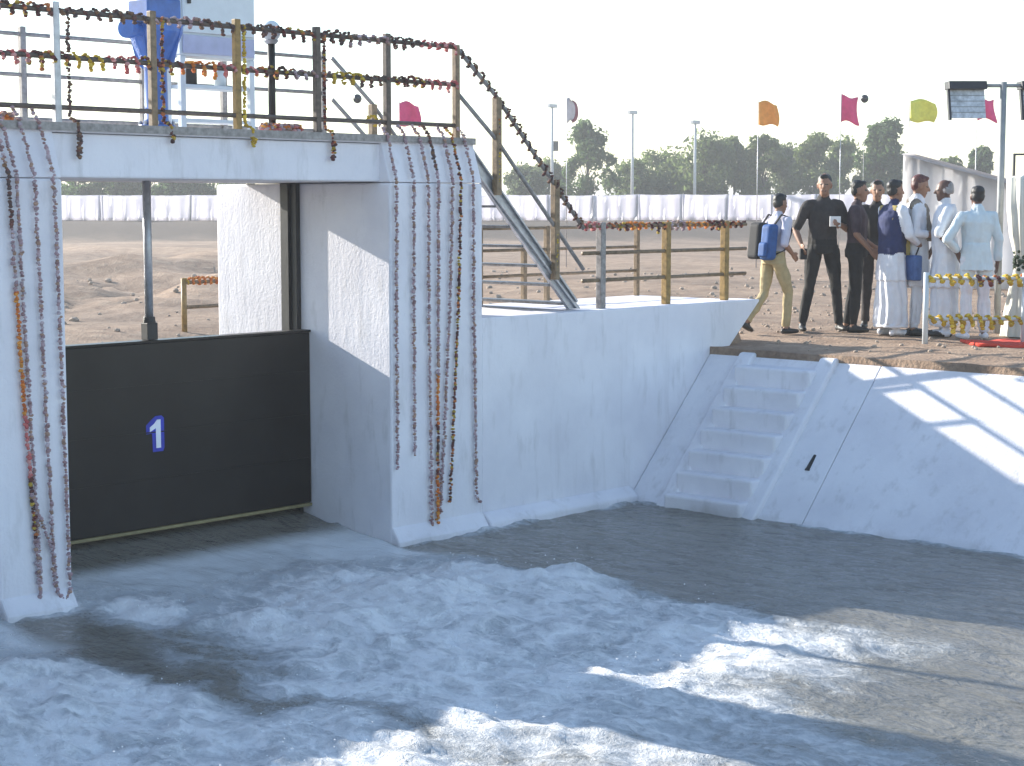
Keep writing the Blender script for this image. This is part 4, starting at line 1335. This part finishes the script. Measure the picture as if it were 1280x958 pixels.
def make_person(label, d, px, rot, H, mats, pose, group='people standing on the right bank'):
    q = site(d, brg(px)); zg = gz(q.x, q.y)
    B = Body()
    g = lambda k, dv: pose.get(k, dv)
    lean = g('lean', 0.0)                      # forward lean of the upper body
    def up(p):                                 # apply lean above the pelvis
        x, y, z = p
        return (x, y + (z - .93) * lean, z)
    top, low = 'top', 'low'
    # legs
    for s, nm in ((-1, 'L'), (1, 'R')):
        hip = (s * .095, 0, .90)
        kn = g('knee' + nm, (s * .105, .02, .50))
        an = g('ankle' + nm, (s * .11, -.01, .09))
        to = g('toe' + nm, (an[0] + s * .03, an[1] + .16, max(.035, an[2] - .055)))
        B.limb([hip, lerp3(hip, kn, .5), kn], [.092, .082, .062], low)
        B.limb([kn, lerp3(kn, an, .35), lerp3(kn, an, .92)], [.062, .062, .050 if g('wide', 0) == 0 else .058], low)
        B.limb([lerp3(kn, an, .9), an], [.040, .040], 'skin')
        heel = (an[0], an[1] - .045, max(.035, an[2] - .05))
        B.limb([heel, lerp3(heel, to, .55), to], [(.038, .036), (.043, .036), (.036, .026)], 'shoe')
        B.limb([an, lerp3(heel, to, .4)], [.040, .036], 'shoe')
    # torso
    tz = [(.86, .160, .115), (.95, .165, .122), (1.06, .150, .112), (1.20, .163, .118), (1.33, .180, .115), (1.405, .150, .090), (1.45, .075, .068)]
    bl = g('belly', 0)
    B.limb([up((0, .03 * bl if .98 < z < 1.25 else 0, z)) for z, _, _ in tz if z < 1.0], [(a + .01, b + .01) for z, a, b in tz if z < 1.0], low)
    B.limb([up((0, .03 * bl if .98 < z < 1.25 else 0, z)) for z, _, _ in tz if z >= .95], [(a + .02 * bl, b + .03 * bl) for z, a, b in tz if z >= .95], top)
    # arms
    for s, nm in ((-1, 'L'), (1, 'R')):
        sh = up((s * .178, 0, 1.385))
        el = up(g('elbow' + nm, (s * .235, -.03, 1.12)))
        wr_ = up(g('wrist' + nm, (s * .24, .06, .88)))
        B.limb([up((s * .12, 0, 1.395)), sh], [.062, .064], top)
        slv = g('sleeve', .6)                  # fraction of the whole arm covered
        u = min(1, slv / .5)
        B.limb([sh, lerp3(sh, el, u)], [.064, .056 if u < 1 else .052], g('sleevetag', top))
        if u < 1: B.limb([lerp3(sh, el, u), el], [.044, .040], 'skin')
        f = max(0, (slv - .5) / .5)
        if f > 0: B.limb([el, lerp3(el, wr_, f)], [.050, .044], g('sleevetag', top))
        if f < 1: B.limb([lerp3(el, wr_, f), lerp3(el, wr_, f + (1 - f) * .4), wr_], [.038, .036, .026], 'skin')
        # hand
        hd = Vector(wr_) - Vector(el); hd = (hd.normalized() + Vector(g('hand' + nm, (0, .15, -.1)))).normalized()
        w0 = Vector(wr_); palm = w0 + hd * .075
        B.limb([w0, w0 + hd * .035, palm], [(.024, .022), (.034, .018), (.040, .016)], 'skin', side=(0, 1, 0))
        across = hd.cross(Vector((s, 0, 0)));
        across = across.normalized() if across.length > .2 else Vector((0, 1, 0))
        for k, ln in enumerate((.066, .078, .074, .058)):
            o_ = palm + across * ((k - 1.5) * .0195)
            curl = Vector((-s, 0, 0)) * .35 + hd
            m1 = o_ + hd * ln * .5
            m2 = m1 + curl.normalized() * ln * .5
            B.limb([o_ - hd * .015, m1, m2], [.0095, .009, .0075], 'skin', n=8)
        th0 = w0 + hd * .025 + across * -.028
        B.limb([th0, th0 + hd * .03 - across * .025, th0 + hd * .06 - across * .028], [.011, .0105, .009], 'skin', n=8)
    # kurta skirt, dhoti
    if 'kurta' in pose:
        zb, rb = pose['kurta']
        zs = np.linspace(1.08, zb, 5)
        B.limb([up((0, 0, z)) if z > .93 else (0, (z - .93) * lean * -.2, z) for z in zs], [(.160 + (rb - .160) * k / 4, .122 + (rb * .82 - .122) * k / 4) for k in range(5)], g('kurtatag', top), n=20)
    if 'dhoti' in pose:
        zb, rb = pose['dhoti']
        zs = np.linspace(.98, zb, 6)
        B.limb([(0, 0, z) for z in zs], [(.165 + (rb - .165) * k / 5, .125 + (rb * .8 - .125) * k / 5) for k in range(6)], low, n=20)
    if 'vest' in pose:
        B.limb([up((0, 0, z)) for z in (.93, 1.06, 1.2, 1.32, 1.39)], [(.182, .138), (.176, .136), (.186, .140), (.200, .136), (.165, .110)], 'vest', n=20)
    if 'stole' in pose:
        for s in pose['stole']:
            B.limb([up((s * .10, -.085, 1.30)), up((s * .105, -.05, 1.43)), up((s * .105, .06, 1.42)), up((s * .10, .125, 1.30)), up((s * .09, .135, 1.0)), up((s * .09, .13, .82))], [(.05, .02), (.055, .025), (.055, .028), (.06, .024), (.06, .022), (.06, .02)], 'stole')
    if 'scarf' in pose:
        B.limb([up((-.10, -.02, 1.42)), up((0, -.08, 1.445)), up((.10, -.02, 1.42)), up((.09, .07, 1.39)), up((0, .10, 1.35)), up((-.09, .07, 1.39)), up((-.10, -.02, 1.42))], [.038] * 7, 'stole')
        B.limb([up((.09, .07, 1.39)), up((.10, .13, 1.2)), up((.10, .135, 1.05))], [.035, .035, .03], 'stole')
        B.limb([up((-.16, -.02, 1.41)), up((.16, -.02, 1.41))], [(.07, .075)] * 2, 'stole')
    # neck and head
    yaw = g('headyaw', 0); nod = g('nod', 0)
    hc = Vector(up((0, .035, 1.605)))
    rot_h = Matrix.Rotation(yaw, 3, 'Z') @ Matrix.Rotation(-nod, 3, 'X')
    def hp(x, y, z): return tuple(hc + rot_h @ Vector((x, y, z)))
    B.limb([up((0, .0, 1.40)), hp(0, -.015, -.07)], [.056, .052], 'skin')
    B.ell(hp(0, -.01, .02), (.074, .088, .095), 'skin')
    B.limb([hp(0, .015, -.02), hp(0, .035, -.085)], [(.062, .070), (.042, .046)], 'skin')
    B.limb([hp(0, .075, .02), hp(0, .098, -.022)], [.009, .015], 'skin', n=8)
    for s in (-1, 1):
        B.limb([hp(s * .075, -.008, .02), hp(s * .077, -.012, -.03)], [(.010, .018), (.008, .012)], 'skin', n=8)
        B.limb([hp(s * .020, .074, .012), hp(s * .040, .066, .012)], [.0060, .0052], 'hairb', n=8)
    B.limb([hp(-.022, .074, -.058), hp(.022, .074, -.058)], [.009, .009], 'lip', n=8)
    if g('moustache', 0):
        B.limb([hp(-.03, .074, -.040), hp(0, .084, -.036), hp(.03, .074, -.040)], [.010, .011, .010], 'hairb', n=8)
    if g('bald', 0):
        B.limb([hp(-.074, -.02, .0), hp(-.05, -.075, .0), hp(0, -.096, .0), hp(.05, -.075, .0), hp(.074, -.02, .0)], [(.02, .045)] * 5, 'hair')
        B.ell(hp(0, -.055, .03), (.072, .055, .075), 'hair')
    B_hair = [] if g('bald', 0) else [((0, -.028, .060), (.078, .086, .072)), ((0, -.048, .010), (.075, .060, .078)), ((0, .036, .098), (.052, .034, .024))]
    for c, r in B_hair: B.ell(hp(*c), r, 'hair')
    # unify into one continuous skin
    sc_ = H / 1.72
    me = bpy.data.meshes.new('tmp')
    me.from_pydata([tuple(v) for v in B.mb.v], [], B.mb.f)
    o = bpy.data.objects.new('tmp', me); col.objects.link(o)
    rm = o.modifiers.new('r', 'REMESH'); rm.mode = 'VOXEL'; rm.voxel_size = .0085; rm.use_smooth_shade = True
    sm = o.modifiers.new('s', 'SMOOTH'); sm.factor = .5; sm.iterations = 3
    dg = bpy.context.evaluated_depsgraph_get()
    me2 = bpy.data.meshes.new_from_object(o.evaluated_get(dg))
    bpy.data.objects.remove(o); bpy.data.meshes.remove(me)
    nv_ = len(me2.vertices)
    co = np.empty(nv_ * 3); me2.vertices.foreach_get('co', co); co = co.reshape(-1, 3)
    no = np.empty(nv_ * 3); me2.vertices.foreach_get('normal', no); no = no.reshape(-1, 3)
    S = np.array([s[:5] for s in B.s]); T = [s[5] for s in B.s]
    names = sorted(set(T)); ti = np.array([names.index(t) for t in T])
    def nearest(P):
        out = np.empty(len(P), int)
        for a in range(0, len(P), 4000):
            p = P[a:a + 4000]
            dx = p[:, None, 0] - S[None, :, 0]; dy = p[:, None, 1] - S[None, :, 1]; dz = p[:, None, 2] - S[None, :, 2]
            ra = (S[:, 3] + S[:, 4]) * .5
            nd = np.sqrt((dx / S[:, 3]) ** 2 + (dy / S[:, 4]) ** 2 + (dz / ra) ** 2)
            out[a:a + 4000] = ti[np.argmin((nd - 1) * ra, 1)]
        return out
    vt = nearest(co)
    cloth = np.isin(vt, [names.index(n_) for n_ in names if n_ in ('top', 'low', 'vest', 'stole')])
    sd_ = int(px)
    fold = (fbm(co * np.array([13, 13, 4.0]), 3, sd_) - .5) * .030 + (fbm(co * np.array([6, 6, 14.0]), 2, sd_ + 5) - .5) * .016
    skirt = ('dhoti' in pose or 'kurta' in pose)
    ang = np.arctan2(co[:, 1], co[:, 0])
    pleat = .012 * np.sin(ang * 11 + 6 * vnoise(co * np.array([2, 2, 3.]), 3)) * sstep(1.0, .5, co[:, 2]) * (1 if skirt else 0) * (co[:, 2] > .14)
    arms = np.abs(co[:, 0]) > .21
    pleat = np.where(arms & (co[:, 2] > .75), 0, pleat)
    hair = np.isin(vt, [names.index(n_) for n_ in names if n_ == 'hair'])
    hfold = (fbm(co * 60, 2, sd_ + 9) - .5) * .008
    co = co + no * (np.where(cloth, fold + pleat, 0) + np.where(hair, hfold, 0))[:, None]
    co[:, 2] = np.maximum(co[:, 2], .004)
    c, s = math.cos(rot), math.sin(rot)
    co2 = np.stack([co[:, 0] * c - co[:, 1] * s, co[:, 0] * s + co[:, 1] * c, co[:, 2]], 1) * sc_
    me2.vertices.foreach_set('co', co2.ravel())
    me2.materials.clear()
    for n_ in names: me2.materials.append(M[mats.get(n_, {'hairb': 'hair', 'lip': 'skin_dark'}.get(n_, 'skin'))])
    fc_ = np.empty(len(me2.polygons) * 3); me2.polygons.foreach_get('center', fc_)
    # face tag = tag of its first corner vertex (centres moved by folds)
    li = np.empty(len(me2.polygons), int); me2.polygons.foreach_get('loop_start', li)
    lv = np.empty(len(me2.loops), int); me2.loops.foreach_get('vertex_index', lv)
    me2.polygons.foreach_set('material_index', vt[lv[li]].astype(np.int32))
    me2.polygons.foreach_set('use_smooth', [True] * len(me2.polygons))
    me2.name = 'person'
    me2.update()
    ob = bpy.data.objects.new('person', me2)
    col.objects.link(ob)
    ob.location = (q.x, q.y, zg)
    tag(ob, label, 'person', group)
    M4 = Matrix.Translation((q.x, q.y, zg)) @ Matrix.Rotation(rot, 4, 'Z') @ Matrix.Scale(sc_, 4)
    return ob, M4, up

def face(deg):
    # 0 = facing the camera, 90 = facing image right, 180 = facing away, 270 = facing image left
    vx = -math.cos(YAW) * math.cos(R(deg)) + math.sin(YAW) * math.sin(R(deg))
    vy = -math.sin(YAW) * math.cos(R(deg)) - math.cos(YAW) * math.sin(R(deg))
    return math.atan2(-vx, vy)

# 1 walking figure with rucksack
p1_, m1_, up1 = make_person('person walking in khaki trousers and pale top, carrying a rucksack', 19.6, 968, face(125), 1.55,
    dict(top='c_lilac', low='c_khaki', shoe='shoe', hair='hair'),
    dict(lean=.10, kneeR=(.10, .16, .52), ankleR=(.10, .13, .09), kneeL=(-.10, -.06, .50), ankleL=(-.10, -.34, .17), toeL=(-.10, -.26, .055),
         elbowL=(-.235, -.06, 1.12), wristL=(-.21, .12, 1.0), elbowR=(.235, -.07, 1.13), wristR=(.21, .10, 1.0), sleeve=.55, nod=.12))
# 2 man in black facing the camera
p2_, m2_, up2 = make_person('person in black shirt and black trousers, legs apart, holding white papers', 19.9, 1029, face(5), 1.76,
    dict(top='c_charcoal', low='c_black', shoe='shoe', hair='hair'),
    dict(kneeL=(-.15, .02, .50), ankleL=(-.20, 0, .09), kneeR=(.15, .02, .50), ankleR=(.21, 0, .09), sleeve=.42,
         elbowL=(-.27, .0, 1.13), wristL=(-.13, .22, 1.18), handL=(.3, .1, .1), elbowR=(.30, -.03, 1.12), wristR=(.27, .12, .96), headyaw=R(-20)))
# 3 dark shirted man in profile
p3_, m3_, up3 = make_person('person in dark plum shirt and black trousers standing in profile', 19.9, 1071, face(75), 1.70,
    dict(top='c_plum', low='c_black', shoe='shoe', hair='hair'),
    dict(sleeve=.4, elbowR=(.23, .02, 1.12), wristR=(.22, .17, .95), elbowL=(-.23, .0, 1.1), wristL=(-.2, .18, .98), kneeL=(-.1, -.02, .5), ankleL=(-.11, -.1, .09)))
# 4 half hidden face between them
p4_, m4_, up4 = make_person('person in black, mostly hidden, whose face shows between the profile and the navy waistcoat', 20.5, 1096, face(350), 1.72,
    dict(top='c_black', low='c_charcoal', shoe='shoe', hair='hair'), dict(sleeve=.9))
# 5 navy waistcoat
p5_, m5_, up5 = make_person('person in navy waistcoat over white kurta with mustard stole, holding a blue folder', 19.4, 1116, face(112), 1.70,
    dict(top='c_white', low='c_white', vest='c_navy', stole='c_olive', shoe='shoe', hair='hair'),
    dict(kurta=(.62, .20), dhoti=(.10, .22), vest=1, stole=(1, -1), sleeve=.85, sleevetag='top', elbowR=(.24, .06, 1.12), wristR=(.16, .26, 1.0), elbowL=(-.24, .06, 1.12), wristL=(-.14, .26, 1.0)))
# 6 white kurta with scarf
p6_, m6_, up6 = make_person('person with reddish hair in white kurta and taupe scarf', 19.5, 1146, face(80), 1.76,
    dict(top='c_white', low='c_white', stole='c_taupe', shoe='shoe', hair='hair_red'),
    dict(kurta=(.55, .20), scarf=1, sleeve=.72, nod=.2, elbowR=(.24, -.02, 1.12), wristR=(.14, .22, 1.08), elbowL=(-.24, 0, 1.12), wristL=(-.12, .24, 1.02), belly=.4))
# 7 grey haired man in white
p7_, m7_, up7 = make_person('grey haired person in white kurta, dark forearm hanging, looking left', 19.2, 1183, face(262), 1.70,
    dict(top='c_white', low='c_white', shoe='shoe', hair='hair_grey', skin='skin_dark'),
    dict(kurta=(.55, .21), dhoti=(.12, .19), sleeve=.5, bald=1, elbowL=(-.25, .10, 1.14), wristL=(-.24, -.10, .93), elbowR=(.24, .02, 1.12), wristR=(.22, .14, .92), belly=.6, nod=.05))
# 8 man from behind
p8_, m8_, up8 = make_person('black haired person in pale white shirt seen from behind, one hand on hip', 18.9, 1222, face(186), 1.63,
    dict(top='c_white_blue', low='c_white', shoe='c_white', hair='hair', skin='skin_dark'),
    dict(kurta=(.78, .19), sleeve=.92, elbowL=(-.37, -.05, 1.13), wristL=(-.20, .05, 1.0), handL=(.3, .1, 0), elbowR=(.25, -.02, 1.12), wristR=(.26, .03, .88), belly=.5, wide=1))

# rucksack worn by the walking figure
def xf(m, p): return tuple(m @ Vector(p))
rk = thing('rucksack', xf(m1_, (0, -.2, .95)), 'black and blue rucksack on the back of the walking person', 'rucksack')
def soft_box(name, x0, x1, y0, y1, z0, z1, m4, upf, mat, parent):
    b = MB(); n = 6
    b.box(x0, x1, y0, y1, z0, z1)
    b.v = [xf(m4, upf(v)) for v in b.v]
    return b.build(name, M[mat], parent, bevel=.045, seg=4)
soft_box('black_body', -.19, .02, -.30, -.13, .93, 1.38, m1_, up1, 'bag_black', rk)
soft_box('blue_body', .024, .20, -.29, -.13, .92, 1.36, m1_, up1, 'bag_blue', rk)
soft_box('pocket', .05, .18, -.335, -.275, .96, 1.14, m1_, up1, 'bag_blue', rk)
for s in (-1, 1):
    b = MB()
    b.tube([up1((s * .11, -.14, 1.36)), up1((s * .115, -.04, 1.475)), up1((s * .12, .08, 1.44)), up1((s * .13, .135, 1.28)), up1((s * .15, .05, 1.05)), up1((s * .14, -.14, .98))], [(.022, .008)] * 6, 8)
    b.v = [xf(m1_, v) for v in b.v]
    b.build('strap', M['bag_black'], rk, smooth=True)
# papers in the hand of the man in black
b = MB().box(-.12, .0, .27, .285, 1.16, 1.27)
b.v = [xf(m2_, up2(v)) for v in b.v]
tag(b.build('paper_sheet', M['paper'], None, bevel=.002), 'small white folded papers held by the person in black', 'paper')
b = MB().box(.22, .30, .14, .20, .80, .92)
b.v = [xf(m2_, up2(v)) for v in b.v]
tag(b.build('hand_radio', M['bag_black'], None, bevel=.012), 'small black handset held low by the person in black', 'handset')
# folder
fo = thing('document_bag', xf(m5_, (0.1, .25, .75)), 'blue document bag hanging from the hands of the person in the navy waistcoat', 'bag')
b = MB().box(.02, .30, .10, .20, .62, .90)
b.v = [xf(m5_, v) for v in b.v]
b.build('bag_body', M['denim'], fo, bevel=.02, seg=3)
b = MB().tube([(.10, .15, .89), (.12, .22, .99), (.16, .25, 1.0), (.22, .16, .89)], .009, 8)
b.v = [xf(m5_, v) for v in b.v]
b.build('handle', M['bag_black'], fo, smooth=True)

# ---------------------------------------------------------------- thin dusty air
hz = MB().box(-1000, 2700, -1000, 2700, -4.0, 10.5)
hm = bpy.data.materials.new('dusty_air'); hm.use_nodes = True
hn = hm.node_tree; hn.nodes.clear()
pv = hn.nodes.new('ShaderNodeVolumePrincipled')
pv.inputs['Color'].default_value = (0.86, 0.87, 0.90, 1)
pv.inputs['Density'].default_value = 0.0016
pv.inputs['Anisotropy'].default_value = 0.2
ho_ = hn.nodes.new('ShaderNodeOutputMaterial')
hn.links.new(pv.outputs[0], ho_.inputs['Volume'])
tag(hz.build('haze', hm), 'thin pale dusty air over the whole site', 'haze', kind='stuff')
